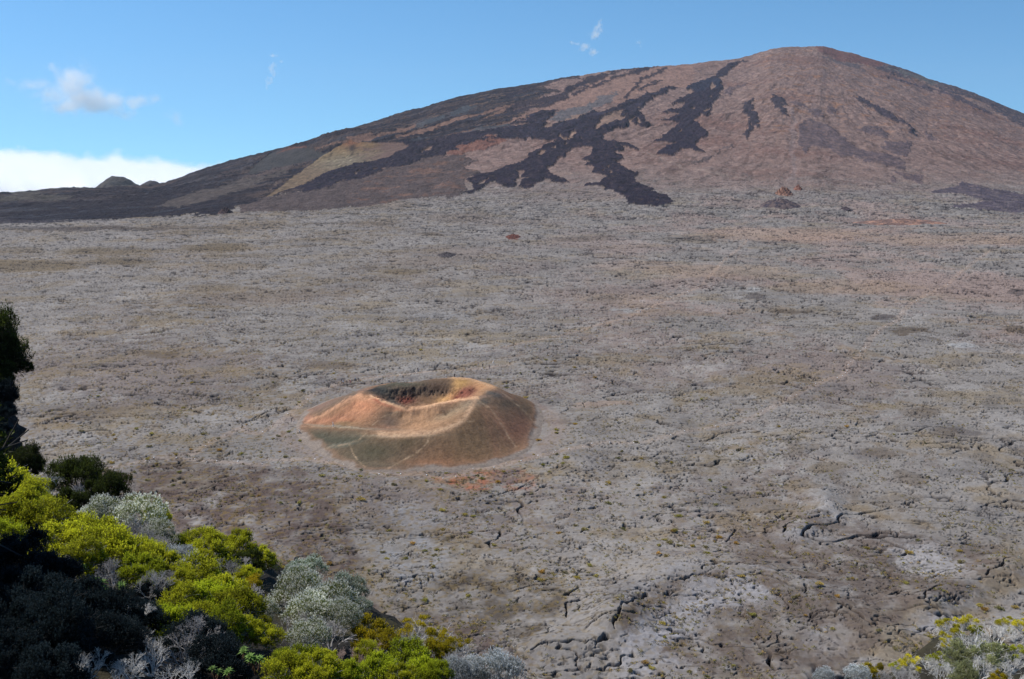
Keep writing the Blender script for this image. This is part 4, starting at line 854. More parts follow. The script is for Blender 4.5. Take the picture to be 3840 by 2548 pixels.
for k in range(8):
    rs = np.random.RandomState(200 + k); m = 7
    cen = np.c_[rs.uniform(-.32, .32, m), rs.uniform(-.32, .32, m), rs.uniform(.1, .28, m)]
    co = [(.46, .33, .07), (.36, .32, .06), (.48, .38, .06), (.26, .24, .07), (.54, .32, .06), (.34, .28, .10), (.42, .35, .08), (.26, .22, .09)][k]
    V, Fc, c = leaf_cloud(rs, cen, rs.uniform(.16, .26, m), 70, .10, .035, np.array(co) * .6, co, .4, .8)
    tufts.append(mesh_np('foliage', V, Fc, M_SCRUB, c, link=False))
known = cZ((270, 340), (140, 380), (105, 425), (45, 265), (145, 235), (1140, 30), (1640, 230), (1770, 265), (1775, 295), (1915, 382), (2015, 485), (2140, 635), (2215, 830), (2040, 885), (410, 972), (510, 992), (1330, 937), (1285, 1085), (1180, 1010), (940, 1035), (690, 1160), (240, 635), (245, 690), (165, 628), (85, 655), (2125, 115), (2275, 160), (240, 415), (1875, 190), (1395, 70), (850, 45), (500, 210), (700, 915), (145, 812), (95, 770), (1590, 995), (1750, 935), (1700, 1020), (2000, 690), (2280, 570)) + \
    cK((85, 235), (220, 72), (180, 68), (310, 98), (400, 140), (315, 352), (225, 380), (228, 395), (275, 515), (165, 545), (255, 545), (525, 480), (590, 440), (1245, 380), (685, 535), (765, 850), (850, 920), (915, 805), (965, 875), (360, 848), (790, 915), (1150, 670), (955, 720), (695, 920), (240, 860), (740, 900), (600, 640), (460, 630), (540, 835), (1550, 380), (1910, 455), (460, 720), (785, 775), (720, 690), (830, 465), (510, 510)) + \
    cs(0, 1100, 1.96)((840, 1042), (845, 1077), (1115, 1042), (1100, 1140), (1290, 1194), (1770, 1182), (1090, 1232), (1150, 1262), (1320, 1332), (1090, 1388), (765, 1322), (990, 1332), (1895, 737), (1605, 1062), (1410, 655), (1000, 997), (600, 1017), (1410, 1157), (1620, 1162), (1770, 820), (1340, 660), (370, 415), (830, 1265), (1500, 1035), (720, 765), (1350, 835)) + \
    cs(800, 1900, 1.969)((1300, 175), (1480, 270), (1420, 390), (1560, 330), (1650, 325), (1010, 545), (850, 440), (1690, 45), (1630, 370), (1280, 385), (1250, 340), (1880, 660), (1560, 695), (1860, 70)) + cH((130, 135), (205, 105), (435, 110), (680, 125), (655, 180), (770, 200), (980, 185), (895, 150), (605, 255), (825, 205), (1815, 220), (1850, 160), (1370, 425), (1055, 540), (1460, 480), (1660, 650), (620, 600), (2060, 270), (1960, 410), (2180, 495), (2240, 490), (2320, 480), (30, 360), (40, 325), (540, 775), (570, 800), (465, 815))
rs = np.random.RandomState(77)
def scat(n, pymin, pymax, dens):
    out = []
    while len(out) < n:
        a = rs.uniform(-60, 3900, 4000); b = rs.uniform(pymin, pymax, 4000)
        p = np.array([at_h(q, w)[:2] for q, w in zip(a, b)]); d = gn(p[:, 0] / 22, p[:, 1] / 22, 131) + .6 * gn(p[:, 0] / 6, p[:, 1] / 6, 132)
        ok = (rs.rand(4000) < np.clip(.25 + dens * d, .02, 1)) & ~inpoly(p[:, 0], p[:, 1], [((q[0] + 34) * 1.05 - 34, (q[1] - 350) * 1.05 + 350) for q in base2])
        out += [tuple(q) for q in p[ok]]
    return out[:n]
pos = [at_h(a, b)[:2] for a, b in known]; nk = len(pos); pos += scat(300 - nk, 1500, 2560, 1.2)
def bush_label(k, ax, ay):
    c_ = ('golden brown', 'olive', 'straw yellow', 'dark olive', 'orange brown', 'dull brown', 'ochre', 'dark brown green')[k]
    side = 'left of the cinder cone' if ax < 1120 else ('right of the cinder cone' if ax < 2700 else 'far right on the plain')
    if ay > 2150: side = 'on the near lava ' + ('just above the foreground shrubs' if ax < 2000 else ('near the bottom centre right' if ax < 2900 else 'near the lower right thicket'))
    elif ay > 1760: side = 'below the cinder cone' if 1000 < ax < 2100 else ('on the brown lava below left of the cone' if ax <= 1000 else ('below right of the cinder cone' if ax < 2900 else 'at the lower right of the plain'))
    elif ay < 1470 and 1120 <= ax < 2100: side = 'behind the cinder cone'
    return 'low %s scrub bush %s' % (c_, side)
special = {9: ('bushy yellow ochre shrub at the right hand edge of the cinder cone', 2.3), 12: ('tall ochre shrub on the plain right of the cinder cone base', 2.4), 0: ('dark olive shrub on the plain left of and behind the cone', 2.3), 20: ('broad spreading ochre scrub patch below the cinder cone', 2.6), 14: ('ochre shrub in front of the left foot of the cone', 2.3)}
for i, (x_, y_) in enumerate(pos):
    o = empty('scrub_bush', (x_, y_, ground_z(x_, y_) - .08), rg.uniform(0, 6)); s_ = special[i][1] if i in special else (rg.uniform(1.3, 2.1) if i < nk else rg.uniform(.7, 1.6))
    o.scale = (s_ * rg.uniform(.9, 1.3), s_, s_ * rg.uniform(.6, .9))
    kt = rg.randrange(8); f_ = inst(tufts[kt], 'foliage', o); ax, ay = proj(x_, y_, 0.0)
    tag(o, special[i][0] if i in special else bush_label(kt, ax, ay), 'bush', 'low scrub bushes scattered over the lava plain')
sp = scat(11000, 1180, 2560, 1.6)
parts = []
tv = []
for k in range(8):
    r2 = np.random.RandomState(300 + k); co = [(.44, .32, .08), (.34, .29, .07), (.44, .37, .08), (.24, .2, .08), (.28, .24, .14), (.5, .33, .1), (.24, .21, .12), (.6, .58, .54)][k]
    tv.append(leaf_cloud(r2, [(0, 0, .12), (.2, .1, .08), (-.15, .15, .06)], [.22, .16, .15], 9, .14, .06, np.array(co) * .6, co, .3, .8))
for (x_, y_) in sp:
    k = rs.randint(0, 8); k = 0 if (k == 7 and rs.rand() < .6) else k; s_ = rs.uniform(.45, 1.5) * (1 + max(0, y_ - 450) / 900); t_ = rs.uniform(0, 6.28); V, Fc, c = tv[k]; ca, sa = math.cos(t_) * s_, math.sin(t_) * s_
    W2 = np.c_[V[:, 0] * ca - V[:, 1] * sa + x_, V[:, 0] * sa + V[:, 1] * ca + y_, V[:, 2] * s_ + ground_z(x_, y_) - .05]
    parts.append((W2, Fc, c))
V, Fc, c = merge(parts); o = mesh_np('ground_cover', V, Fc, M_SCRUB, c)
tag(o, 'countless tiny ochre and grey tufts dotted over the lava plain', 'ground cover', None, 'stuff')

# ------------------------------------------------------------ ROCK OUTCROPS
def mound(px_, py_, wx, wy, hh, colr, c2, lb, seed, name='rock_outcrop', blocky=.5):
    best = None
    for Y_ in np.arange(200, 2200, 4):
        x_, _, z_ = at_y(px_, py_, Y_); g = ground_z(x_, Y_) if Y_ < F0 else mountain_z(x_, Y_)
        if z_ <= g: best = (x_, Y_, g); break
    x_, Y_, g = best
    gx = np.linspace(-1.15, 1.15, 90); a, b = np.meshgrid(gx, gx); r = np.hypot(a, b) + .12 * gn(a * 3 + seed, b * 3)
    z = hh * np.clip(1 - r, -.2, 1) ** 1 * 1.0; z = np.where(r < 1, hh * (1 - r) ** .75, -(r - 1) * hh)
    z = z + hh * blocky * .5 * fbm(a * 5 + seed, b * 5, 4, 140 + seed, .65) * np.clip(1.1 - r, 0, 1)
    n_ = fbm(a * 4 + seed, b * 4, 4, 150); cc = mixc(np.ones(a.shape + (3,), np.float32) * colr, c2, smooth(-.1, .3, n_))
    V = np.stack([x_ + a * wx, Y_ + b * wy, g - .3 + z], -1).reshape(-1, 3)
    return tag(mesh_np(name, V, gridfaces(*a.shape), M_MTN if Y_ > 900 else M_LAVA, cc.reshape(-1, 3), True), lb, 'rock outcrop')
mound(2925, 772, 24, 30, 9, A(100, 86, 84, 1.2), A(64, 58, 66, 1.2), 'dark domed rock outcrop with reddish sides at the foot of the volcano', 1)
mound(2940, 728, 12, 16, 9, A(146, 110, 94, 1.2), A(104, 74, 64, 1.2), 'jagged orange rock spire just behind the dark domed outcrop', 2, blocky=1.4)
mound(2992, 712, 6, 10, 6, A(140, 104, 90, 1.2), A(110, 62, 50, 1), 'small reddish rock knob right of the orange spire', 3, blocky=1.2)
mound(2980, 778, 6, 9, 2.5, A(164, 116, 90, 1.2), A(130, 96, 80, 1.2), 'low orange rock patch at the right foot of the dark domed outcrop', 4)
mound(846, 800, 9, 14, 7, A(70, 58, 58, 1), A(92, 74, 68, 1), 'small dark rocky spur at the edge of the plain below the yellow hill', 5, blocky=1.2)
mound(3380, 838, 55, 26, 5, A(104, 84, 78, 1), A(150, 116, 100, 1), 'long low brown lava mound on the far right of the plain', 6)
mound(1925, 890, 8, 14, 3, A(106, 66, 56), A(80, 52, 48), 'small rusty red lava mound in the middle distance', 7)
mound(1675, 956, 7, 10, 2, A(60, 54, 56), A(90, 84, 84), 'dark lava hummock left of centre in the middle distance', 8, blocky=1)
mound(3170, 785, 6, 10, 3, A(58, 50, 56, 1), A(80, 70, 72, 1), 'small black rock mound right of the domed outcrop', 9, blocky=1)

# ------------------------------------------------------------ SHRUBS ON THE RIM IN FRONT
print('shrubs')
def tubes_np(segs, k=4):
    """segs: list of (points, r0, r1) -> V, F quads"""
    Vs, Fs = [], []; o_ = 0
    for P, r0, r1 in segs:
        V_, F_ = tube(P, r0, r1, k); Vs += [tuple(v) for v in V_]; Fs += [tuple(i + o_ for i in f) for f in F_]; o_ += len(V_)
    return np.array(Vs, np.float32), np.array(Fs, np.int32)
def curve(a, b, rg_, n=4, wob=.06, sag=.12):
    a, b = Vector(a), Vector(b); L = (b - a).length; out = []
    w = Vector((rg_.uniform(-1, 1), rg_.uniform(-1, 1), 0)) * wob * L
    for i in range(n + 1):
        t = i / n; p = a.lerp(b, t) + w * math.sin(t * math.pi) + Vector((rg_.uniform(-1, 1), rg_.uniform(-1, 1), rg_.uniform(-1, 1))) * wob * .35 * L * (t * (1 - t) * 4)
        p.z -= sag * L * t * (1 - t) * 2; out.append(p)
    return out
def twig_tree(rg_, depth, r, L, nch, spread, up=.5, base=6, lean=(0, 0)):
    segs = []
    def grow(p, d, r_, L_, dep):
        q = p + d * L_ ; m = p.lerp(q, .5) + Vector((rg_.uniform(-1, 1), rg_.uniform(-1, 1), rg_.uniform(-1, 1))) * L_ * .09
        segs.append(([p, m, q], r_, r_ * .68))
        if dep <= 0: return
        for _ in range(nch if dep < depth else max(2, nch - 1)):
            nd = d + Vector((rg_.gauss(0, 1), rg_.gauss(0, 1), rg_.gauss(0, .8) + up * .5)) * spread; nd.normalize()
            grow(q, nd, r_ * .66, L_ * rg_.uniform(.6, .9), dep - 1)
    for _ in range(base):
        a = rg_.uniform(0, 6.28); e = rg_.uniform(.3, 1.1)
        d = Vector((math.cos(a) * e + lean[0], math.sin(a) * e + lean[1], 1)).normalized(); grow(Vector((math.cos(a) * .05, math.sin(a) * .05, 0)), d, r, L, depth)
    return segs
def dome(rs, n, r=.72, h=.62, zr=(.25, 1.0)):
    """n points spread over a flattened dome"""
    out = []
    for i in range(n):
        z = zr[0] + (zr[1] - zr[0]) * ((i + .5) / n); a = i * 2.39996 + rs.uniform(-.3, .3); q = math.sqrt(max(0, 1 - z * z * .9)) * r * rs.uniform(.82, 1.1)
        out.append((math.cos(a) * q, math.sin(a) * q, z * h * rs.uniform(.88, 1.18)))
    return np.array(out)
def sub_clumps(rs, cen, rad, m, f=.36):
    d = rs.normal(size=(len(cen) * m, 3)); d /= np.linalg.norm(d, axis=1)[:, None]; d[:, 2] = np.where(d[:, 2] < -.25, -d[:, 2], d[:, 2])
    c = np.repeat(cen, m, 0); r = np.repeat(rad, m); return c + d * r[:, None] * rs.uniform(.6, 1.0, (len(d), 1)), r * f * rs.uniform(.7, 1.25, len(d))
M_BARK = mat_plain('grey_bark', (.40, .38, .37), .35, 9, .9)
M_BARKD = mat_plain('dark_bark', (.05, .045, .042), .3, 9, .9)
M_BARKW = mat_plain('bleached_wood', (.62, .60, .57), .2, 9, .85)
M_BARKP = mat_plain('pinkish_twigs', (.46, .34, .29), .3, 9, .9)
M_LEAF = mat_leaf('heather_leaves', (1, 1, 1), .45)
M_LEAFB = mat_leaf('broad_leaves', (1, 1, 1), .3, .12)
PAL = {'H': ((.07, .08, .008), (.66, .66, .035)), 'G': ((.05, .07, .01), (.56, .62, .03)), 'O': ((.09, .08, .012), (.66, .52, .02)), 'D': ((.015, .02, .006), (.07, .09, .015)), 'B': ((.008, .012, .012), (.028, .044, .05)), 'Y': ((.25, .22, .03), (.92, .80, .05)), 'F': ((.14, .15, .07), (.45, .46, .22))}  # inner and outer leaf colours; B has the corner's bluish shade painted in
FOL, WOOD = {}, {}
def spindles(rs, n, cen, rad, L, low, tip, k=16):
    """upright silvery shoots: grey green leaves below, pale heads on top"""
    P, Fc, Cc_ = [], [], []
    d = rs.normal(size=(n, 3)); d /= np.linalg.norm(d, axis=1)[:, None]; d[:, 2] = np.abs(d[:, 2]) * .9 + .1
    idx = rs.randint(0, len(cen), n); base_ = cen[idx] + d * rad[idx][:, None]
    ax = d * .45 + np.array([0, 0, .8]) + rs.normal(size=(n, 3)) * .12; ax /= np.linalg.norm(ax, axis=1)[:, None]
    t = rs.rand(n, k); l = L * rs.uniform(.45, 1.6, n)
    p = base_[:, None] + ax[:, None] * (t * l[:, None])[..., None] + rs.normal(size=(n, k, 3)) * .006
    out = rs.normal(size=(n, k, 3)) * .5 + ax[:, None] * .9; out /= np.linalg.norm(out, axis=2)[..., None]
    sd_ = np.cross(out, rs.normal(size=out.shape)); sd_ /= np.linalg.norm(sd_, axis=2)[..., None]
    hd = np.clip((t - .68) / .12, 0, 1)[..., None]; w = .008 + .008 * hd; le = .034 - .006 * hd
    V = np.stack([p - sd_ * w, p + sd_ * w, p + out * le], 2).reshape(-1, 3)
    c = (np.asarray(low) * (1 - hd) + np.asarray(tip) * hd) * rs.uniform(.75, 1.2, (n, k, 1))
    return V, np.arange(len(V)).reshape(-1, 3), np.clip(np.repeat(c.reshape(-1, 1, 3), 3, 1).reshape(-1, 3), 0, 1)
for v in range(4):                                      # four growth forms, leaves in the colours above
    rs = np.random.RandomState(500 + v); n = (13, 16, 11, 14)[v]
    cen = dome(rs, n, .72, .76, (.10, 1.0)); cen *= rs.uniform(.8, 1.18, (n, 1)); rad = rs.uniform(.16, .40, n)
    sc_, sr = sub_clumps(rs, cen, rad, 34, .27)
    for key, (ci, co) in PAL.items():
        rs2 = np.random.RandomState(600 + v)
        ci_, co_ = np.array(ci), np.array(co)
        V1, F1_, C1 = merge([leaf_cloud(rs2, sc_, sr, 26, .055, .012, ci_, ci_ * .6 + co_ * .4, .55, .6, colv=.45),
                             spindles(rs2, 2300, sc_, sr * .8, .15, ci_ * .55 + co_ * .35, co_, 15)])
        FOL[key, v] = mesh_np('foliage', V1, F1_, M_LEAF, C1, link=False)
    rg_ = random.Random(40 + v); segs = []
    for c in cen:
        m_ = Vector((c[0] * .35, c[1] * .35, c[2] * .35)); segs.append((curve((0, 0, 0), m_, rg_, 3), .035, .022)); segs.append((curve(m_, c, rg_, 4), .020, .009))
        for _ in range(16):
            t = Vector(c) + Vector((rg_.gauss(0, .22), rg_.gauss(0, .22), rg_.gauss(0, .16))); a = m_.lerp(Vector(c), rg_.uniform(.3, .9)); segs.append((curve(a, t, rg_, 3, .1, 0), .009, .004))
    V1, F1_ = tubes_np(segs)
    for key, mt in (('n', M_BARK), ('d', M_BARKD), ('w', M_BARKW)): WOOD[key, v] = mesh_np('branches', V1, F1_, mt, link=False)
    # sparse crowns: tufts of leaf on top of bare limbs
    top = cen[cen[:, 2] > .36][:8]; sc2, sr2 = sub_clumps(rs, top, np.full(len(top), .19), 17, .45)
    for key in ('Y', 'O', 'H', 'F'):
        V1, F1_, C1 = leaf_cloud(np.random.RandomState(650 + v), sc2, sr2, 46, .05, .011, *PAL[key], .5, .6, colv=.3)
        FOL[key + 's', v] = mesh_np('foliage', V1, F1_, M_LEAF, C1, link=False)
for v in range(3):
    rs = np.random.RandomState(700 + v); cen = dome(rs, 12, .70, .80, (.1, 1.0)); rad = rs.uniform(.20, .34, 12)
    for key, lo, ti in (('S', (.22, .25, .08), (.84, .84, .74)), ('s', (.13, .17, .09), (.56, .60, .50)), ('q', (.32, .34, .32), (.78, .80, .80))):
        V1, F1_, C1 = spindles(np.random.RandomState(720 + v), 1700, cen, rad, .17, lo, ti); FOL[key, v] = mesh_np('foliage', V1, F1_, M_LEAF, C1, link=False)
    rg_ = random.Random(60 + v); segs = []
    for c in cen:
        m_ = Vector((c[0] * .4, c[1] * .4, c[2] * .4)); segs.append((curve((0, 0, 0), m_, rg_, 3), .03, .018)); segs.append((curve(m_, c, rg_, 3), .017, .008))
        for _ in range(14):
            t = Vector(c) + Vector((rg_.gauss(0, .16), rg_.gauss(0, .16), rg_.gauss(0, .10))); a = m_.lerp(Vector(c), rg_.uniform(.1, .9)); segs.append((curve(a, t, rg_, 3, .08, 0), .008, .0035))
    V1, F1_ = tubes_np(segs, 3); WOOD['S', v] = mesh_np('branches', V1, F1_, mat_plain('pale_twigs', (.55, .52, .50), .25, 9, .9) if v == 0 else WOOD['S', 0].materials[0], link=False)
for v in range(4):
    rg_ = random.Random(80 + v)
    V1, F1_ = tubes_np(twig_tree(rg_, 5, .022, .24, 3, .42, .5, 6), 3)
    for key, mt in (('T', M_BARK), ('W', M_BARKW), ('P', M_BARKP), ('Z', M_BARKD)): WOOD[key, v] = mesh_np('branches', V1, F1_, mt, link=False)
    V1, F1_ = tubes_np(twig_tree(rg_, 5, .020, .26, 2, .36, .35, 9, (.35, -.15)), 4)
    for key, mt in (('L', M_BARKW), ('l', M_BARK)): WOOD[key, v] = mesh_np('branches', V1, F1_, mt, link=False)
# rosette plants with broad tongue shaped leaves
def rosette(rs, cen, n=17, L=.17, tilt=0.0):
    Vs, Fs, Cs = [], [], []; o_ = 0
    for i in range(n):
        a = i * 2.39996; el = .15 + 1.05 * (i / n); l = L * (1.05 - .35 * i / n) * rs.uniform(.85, 1.1)
        out = np.array([math.cos(a), math.sin(a), 0]); sd_ = np.array([-math.sin(a), math.cos(a), 0])
        for j in range(6):
            t = j / 5; w = .024 * math.sin(min(1, t * 1.05 + .12) * math.pi) ** .8 * (l / .15) if j < 5 else .001
            r_ = l * t * math.cos(el * (1 - .4 * t)); z = l * t * math.sin(el) - .45 * l * t * t * (1 - .4 * i / n)
            for s, dz in ((-1, .25), (0, 0), (1, .25)): Vs.append(cen + out * r_ + sd_ * w * s + np.array([0, 0, z + abs(s) * w * dz]))
            g = rs.uniform(.9, 1.1); Cs += [(.10 * g, .20 * g, .03), (.20 * g, .30 * g, .07), (.10 * g, .20 * g, .03)]
        for j in range(5):
            b = o_ + j * 3; Fs += [(b, b + 1, b + 4, b + 3), (b + 1, b + 2, b + 5, b + 4)]
        o_ += 18
    return np.array(Vs), np.array(Fs), np.array(Cs)
ROS, ROSW = [], []
for v in range(3):
    rs = np.random.RandomState(800 + v); rg_ = random.Random(v); n = (3, 4, 2)[v]; parts, segs = [], []
    for i in range(n):
        c = np.array([rs.uniform(-.13, .13), rs.uniform(-.13, .13), rs.uniform(.30, .50)]); parts.append(rosette(rs, c)); segs.append((curve((0, 0, 0), c, rg_, 4, .12), .016, .011))
        for _ in range(7):
            a = rg_.uniform(0, 6.28); p = Vector(c) * rg_.uniform(.75, .97); segs.append(([p, p + Vector((math.cos(a) * .05, math.sin(a) * .05, -.05)), p + Vector((math.cos(a) * .06, math.sin(a) * .06, -.13))], .008, .002))
    V1, F1_, C1 = merge(parts); ROS.append(mesh_np('leaves', V1, F1_, M_LEAFB, C1, True, link=False))
    V1, F1_ = tubes_np(segs); ROSW.append(mesh_np('stem', V1, F1_, mat_plain('brown_stem', (.17, .10, .06), .3, 9, .9) if v == 0 else ROSW[0].materials[0], link=False))

q3, q4, q5, q2 = cs(0, 1800, 2.096), cs(800, 1900, 1.969), cs(3000, 2200, 2.813), cs(0, 1100, 1.96)
def dist_for(py): return float(np.interp(py, [1600, 1750, 1850, 2000, 2200, 2400, 2560], [36, 31, 25, 19.5, 14.5, 11.3, 9.6]))
# kind, x, y, width in its zoomed view, view, label, [distance]
SH = []
def S(view, rows_, dist=None, grp=None):
    k = {'q3': 2.096, 'q4': 1.969, 'q5': 2.813, 'q2': 1.96}[view]; f = {'q3': q3, 'q4': q4, 'q5': q5, 'q2': q2}[view]
    for r in rows_:
        kd, x_, y_, w_, lb = r[:5]; (a, b), = f((x_, y_)); SH.append((kd, a, b, w_ / k, lb, (r[5] if len(r) > 5 else dist) or dist_for(b), grp))
G1, G2, G3, G4, G5 = 'yellow green heather shrubs on the near slope', 'silver leaved shrubs on the near slope', 'bare twiggy shrubs on the near slope', 'broad leaved rosette plants among the shrubs', 'dark shaded shrubs in the lower left corner'
S('q2', [('D', 180, 1270, 240, 'dark green shrub with grey twigs right below the dark cliff', 34), ('D', 570, 1350, 290, 'dark rounded shrub with a sunlit yellow crown left of the dark gully', 31), ('D', 790, 1460, 250, 'dark shrub with a bright yellow right edge sloping to the plain', 29)], grp=G1)
S('q2', [('W', 365, 1390, 190, 'white bare branched shrub between two dark shrubs below the cliff', 30), ('T', 620, 1440, 190, 'grey bare twigs under the dark rounded shrub', 30)], grp=G3)
S('q3', [('H', 60, 90, 330, 'bright heather shrub at the left frame edge just below the cliff'), ('H', 220, 120, 230, 'bright heather shrub right of the one at the left frame edge'), ('H', 330, 190, 150, 'small bright heather crown sticking up at the head of the hedge'),
         ('H', 90, 320, 380, 'large bright heather shrub at the left frame edge in the upper hedge', 20), ('H', 310, 330, 380, 'large bright heather shrub in the middle of the upper left hedge', 20), ('H', 500, 360, 260, 'heather shrub beside the white twigs in the upper left hedge', 21),
         ('H', 480, 500, 380, 'wide heather shrub in the heart of the left hedge', 17.5), ('H', 720, 490, 330, 'heather shrub against the grey twig mound in the left hedge', 19), ('H', 840, 590, 420, 'broad heather shrub overhanging the dark shade in the left hedge', 17), ('H', 620, 620, 300, 'heather shrub above the uppermost leafy rosette', 16), ('G', 60, 480, 260, 'half shaded heather shrub at the left frame edge above the dark mass', 17.5),
         ('H', 1060, 600, 230, 'small heather shrub at the lower end of the grey mound', 18), ('H', 1220, 660, 270, 'heather shrub right of the hedge gap', 17), ('G', 1130, 730, 280, 'greenish heather shrub over the bare grey tree', 15.5),
         ('H', 1240, 310, 170, 'small bright heather shrub at the right end of the grey mound', 22), ('H', 1065, 228, 90, 'tiny heather crown behind the grey mound', 25),
         ('H', 1600, 480, 210, 'heather crown on the skyline of the middle slope', 20), ('H', 1720, 510, 150, 'small heather crown right of the middle slope crown', 20), ('H', 1880, 460, 120, 'pointed heather crown at the top of the middle slope', 21), ('H', 1870, 560, 230, 'rounded heather crown with grey stems showing beneath', 19.5),
         ('H', 2060, 640, 180, 'heather shrub on the right shoulder of the middle slope', 19), ('H', 1640, 610, 290, 'wide heather shrub in the middle slope', 18), ('G', 1410, 520, 170, 'dark green heather crown left of the middle slope', 20), ('H', 1930, 750, 170, 'small round heather shrub in front of the grey gap', 17.5), ('O', 1990, 830, 130, 'tiny ochre heather tuft above the grey twigs', 17),
         ('H', 1560, 770, 300, 'top shrub of the great heather heap', 15.5), ('H', 1740, 880, 300, 'upper right shrub of the great heather heap', 14.5), ('H', 1450, 860, 230, 'upper left shrub of the great heather heap', 15), ('G', 1630, 960, 300, 'middle shrub of the great heather heap', 14), ('H', 1870, 1020, 300, 'right hand shrub of the great heather heap', 13.8),
         ('H', 1400, 1010, 300, 'left shrub of the great heather heap', 13.5), ('G', 1360, 1130, 330, 'lowest left shrub of the great heather heap above grey stems', 12.8), ('H', 1580, 1090, 250, 'low middle shrub of the great heather heap', 13), ('G', 1780, 1180, 300, 'lowest right shrub of the great heather heap', 12.6), ('H', 1930, 1180, 190, 'right edge shrub at the foot of the great heather heap', 12.8)], grp=G1)
S('q3', [('S', 1100, 290, 330, 'silver tipped shrub crowning the grey mound', 21), ('S', 830, 270, 300, 'silver green shrub at the left of the grey mound', 22), ('S', 1240, 420, 230, 'silver tipped shrub at the right side of the grey mound', 20), ('q', 1390, 620, 250, 'pale silver shrub between two heather crowns', 17.5), ('q', 1490, 690, 170, 'small pale silver shrub above the great heather heap', 17), ('S', 700, 330, 200, 'silver shrub behind the left heather hedge', 22)], grp=G2)
S('q3', [('T', 960, 430, 460, 'large mound of fine grey twigs below the silver crown', 20), ('T', 1150, 500, 320, 'grey twig shrub at the right foot of the grey mound', 19), ('T', 1160, 850, 330, 'grey feathery bare shrub above the white tree', 14), ('W', 1060, 1010, 300, 'white forked bare tree in the dark centre', 12.5), ('T', 1490, 1290, 480, 'spreading grey bare shrub under the great heather heap', 11.8), ('T', 1720, 1330, 330, 'grey bare shrub left of the leafy rosettes', 11.6),
         ('L', 1180, 1400, 480, 'tangle of white bare limbs at the bottom left of centre', 10.4), ('L', 1350, 1480, 420, 'white bare limbs at the bottom edge under the grey shrub', 10), ('L', 900, 1520, 350, 'white bare limbs at the bottom edge beside the dark mass', 9.7), ('L', 1480, 1500, 420, 'slanting grey white limbs at the bottom edge left of the rosettes', 10), ('L', 560, 1430, 380, 'few pale stems glinting in the dark mass', 9.5), ('T', 1900, 650, 170, 'grey bare stems under the rounded heather crown', 18), ('T', 1930, 880, 290, 'grey twig shrub between the heap and the silver shrub', 16), ('W', 1790, 800, 160, 'white twigs showing right of the great heather heap', 16.5), ('W', 620, 290, 120, 'white twigs poking out beside the silver shrub', 21.5), ('T', 1380, 760, 150, 'grey twigs between small heather shrubs', 16)], grp=G3)
S('q3', [('R', 635, 690, 110, 'single pale rosette plant highest in the dark shade', 13.5), ('R', 830, 810, 150, 'green rosette plant in the middle of the shaded group', 12.5), ('R', 955, 850, 150, 'pale yellowish rosette plant beside the bare white tree', 12), ('R', 720, 810, 160, 'dark green rosette plant left in the shaded group', 12.7), ('R', 810, 930, 170, 'dark green rosette plant lowest in the shaded group', 12), ('R', 240, 1110, 90, 'lone small rosette sprig in the dark mass', 10.5),
         ('R', 1830, 1330, 120, 'left rosette plant of the bright group at the bottom', 10.8), ('R', 1920, 1360, 150, 'middle rosette plant of the bright group at the bottom', 10.5), ('R', 2000, 1400, 160, 'right rosette plant of the bright group at the bottom', 10.3), ('R', 1690, 1480, 130, 'dark rosette plant left of the bright group', 9.9), ('R', 1800, 1510, 130, 'dark rosette plant under the bright group', 9.8), ('R', 2090, 1440, 120, 'small rosette plant at the right end of the bright group', 10.3)], grp=G4)
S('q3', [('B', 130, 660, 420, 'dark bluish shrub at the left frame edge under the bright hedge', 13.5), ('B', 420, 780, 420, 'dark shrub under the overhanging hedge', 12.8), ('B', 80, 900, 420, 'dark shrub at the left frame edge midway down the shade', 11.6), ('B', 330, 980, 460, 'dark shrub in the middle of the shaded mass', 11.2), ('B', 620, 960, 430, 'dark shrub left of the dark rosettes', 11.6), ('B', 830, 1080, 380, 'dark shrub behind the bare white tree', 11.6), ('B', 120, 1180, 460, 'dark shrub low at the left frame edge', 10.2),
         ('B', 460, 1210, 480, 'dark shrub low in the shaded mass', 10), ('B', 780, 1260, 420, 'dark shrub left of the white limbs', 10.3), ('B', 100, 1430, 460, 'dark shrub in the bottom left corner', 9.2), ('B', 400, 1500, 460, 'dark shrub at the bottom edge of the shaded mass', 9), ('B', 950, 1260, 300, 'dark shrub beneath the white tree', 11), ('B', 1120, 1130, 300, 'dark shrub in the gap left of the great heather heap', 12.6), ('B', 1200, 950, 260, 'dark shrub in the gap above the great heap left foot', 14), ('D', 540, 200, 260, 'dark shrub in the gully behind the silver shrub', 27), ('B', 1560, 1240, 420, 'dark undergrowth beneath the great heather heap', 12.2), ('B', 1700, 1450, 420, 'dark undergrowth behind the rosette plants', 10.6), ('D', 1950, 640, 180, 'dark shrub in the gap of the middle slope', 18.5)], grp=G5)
S('q4', [('S', 640, 640, 360, 'upper left silver shrub of the big silver thicket', 15.5), ('S', 850, 740, 400, 'right silver shrub of the big silver thicket', 14.6), ('S', 720, 780, 340, 'central silver shrub of the big silver thicket', 14), ('s', 690, 480, 260, 'dull silver shrub on the skyline above the silver thicket', 18), ('s', 590, 470, 130, 'small dull silver shrub left on the skyline above the thicket', 18.5), ('s', 1000, 630, 260, 'dull silver shrub right on the skyline of the thicket', 17), ('S', 370, 800, 220, 'silver shrub left of the big silver thicket', 14.8), ('S', 700, 980, 280, 'low silver shrub at the foot of the silver thicket', 12.8), ('s', 1100, 740, 140, 'small dull silver shrub at the right end of the thicket', 16),
         ('S', 960, 830, 260, 'lower right silver shrub of the thicket', 13.8), ('q', 2110, 1210, 300, 'pale grey silver shrub at the right end of the bottom row', 12.6), ('q', 1910, 1190, 180, 'greenish silver shrub left of the pale grey one', 12.6)], grp=G2)
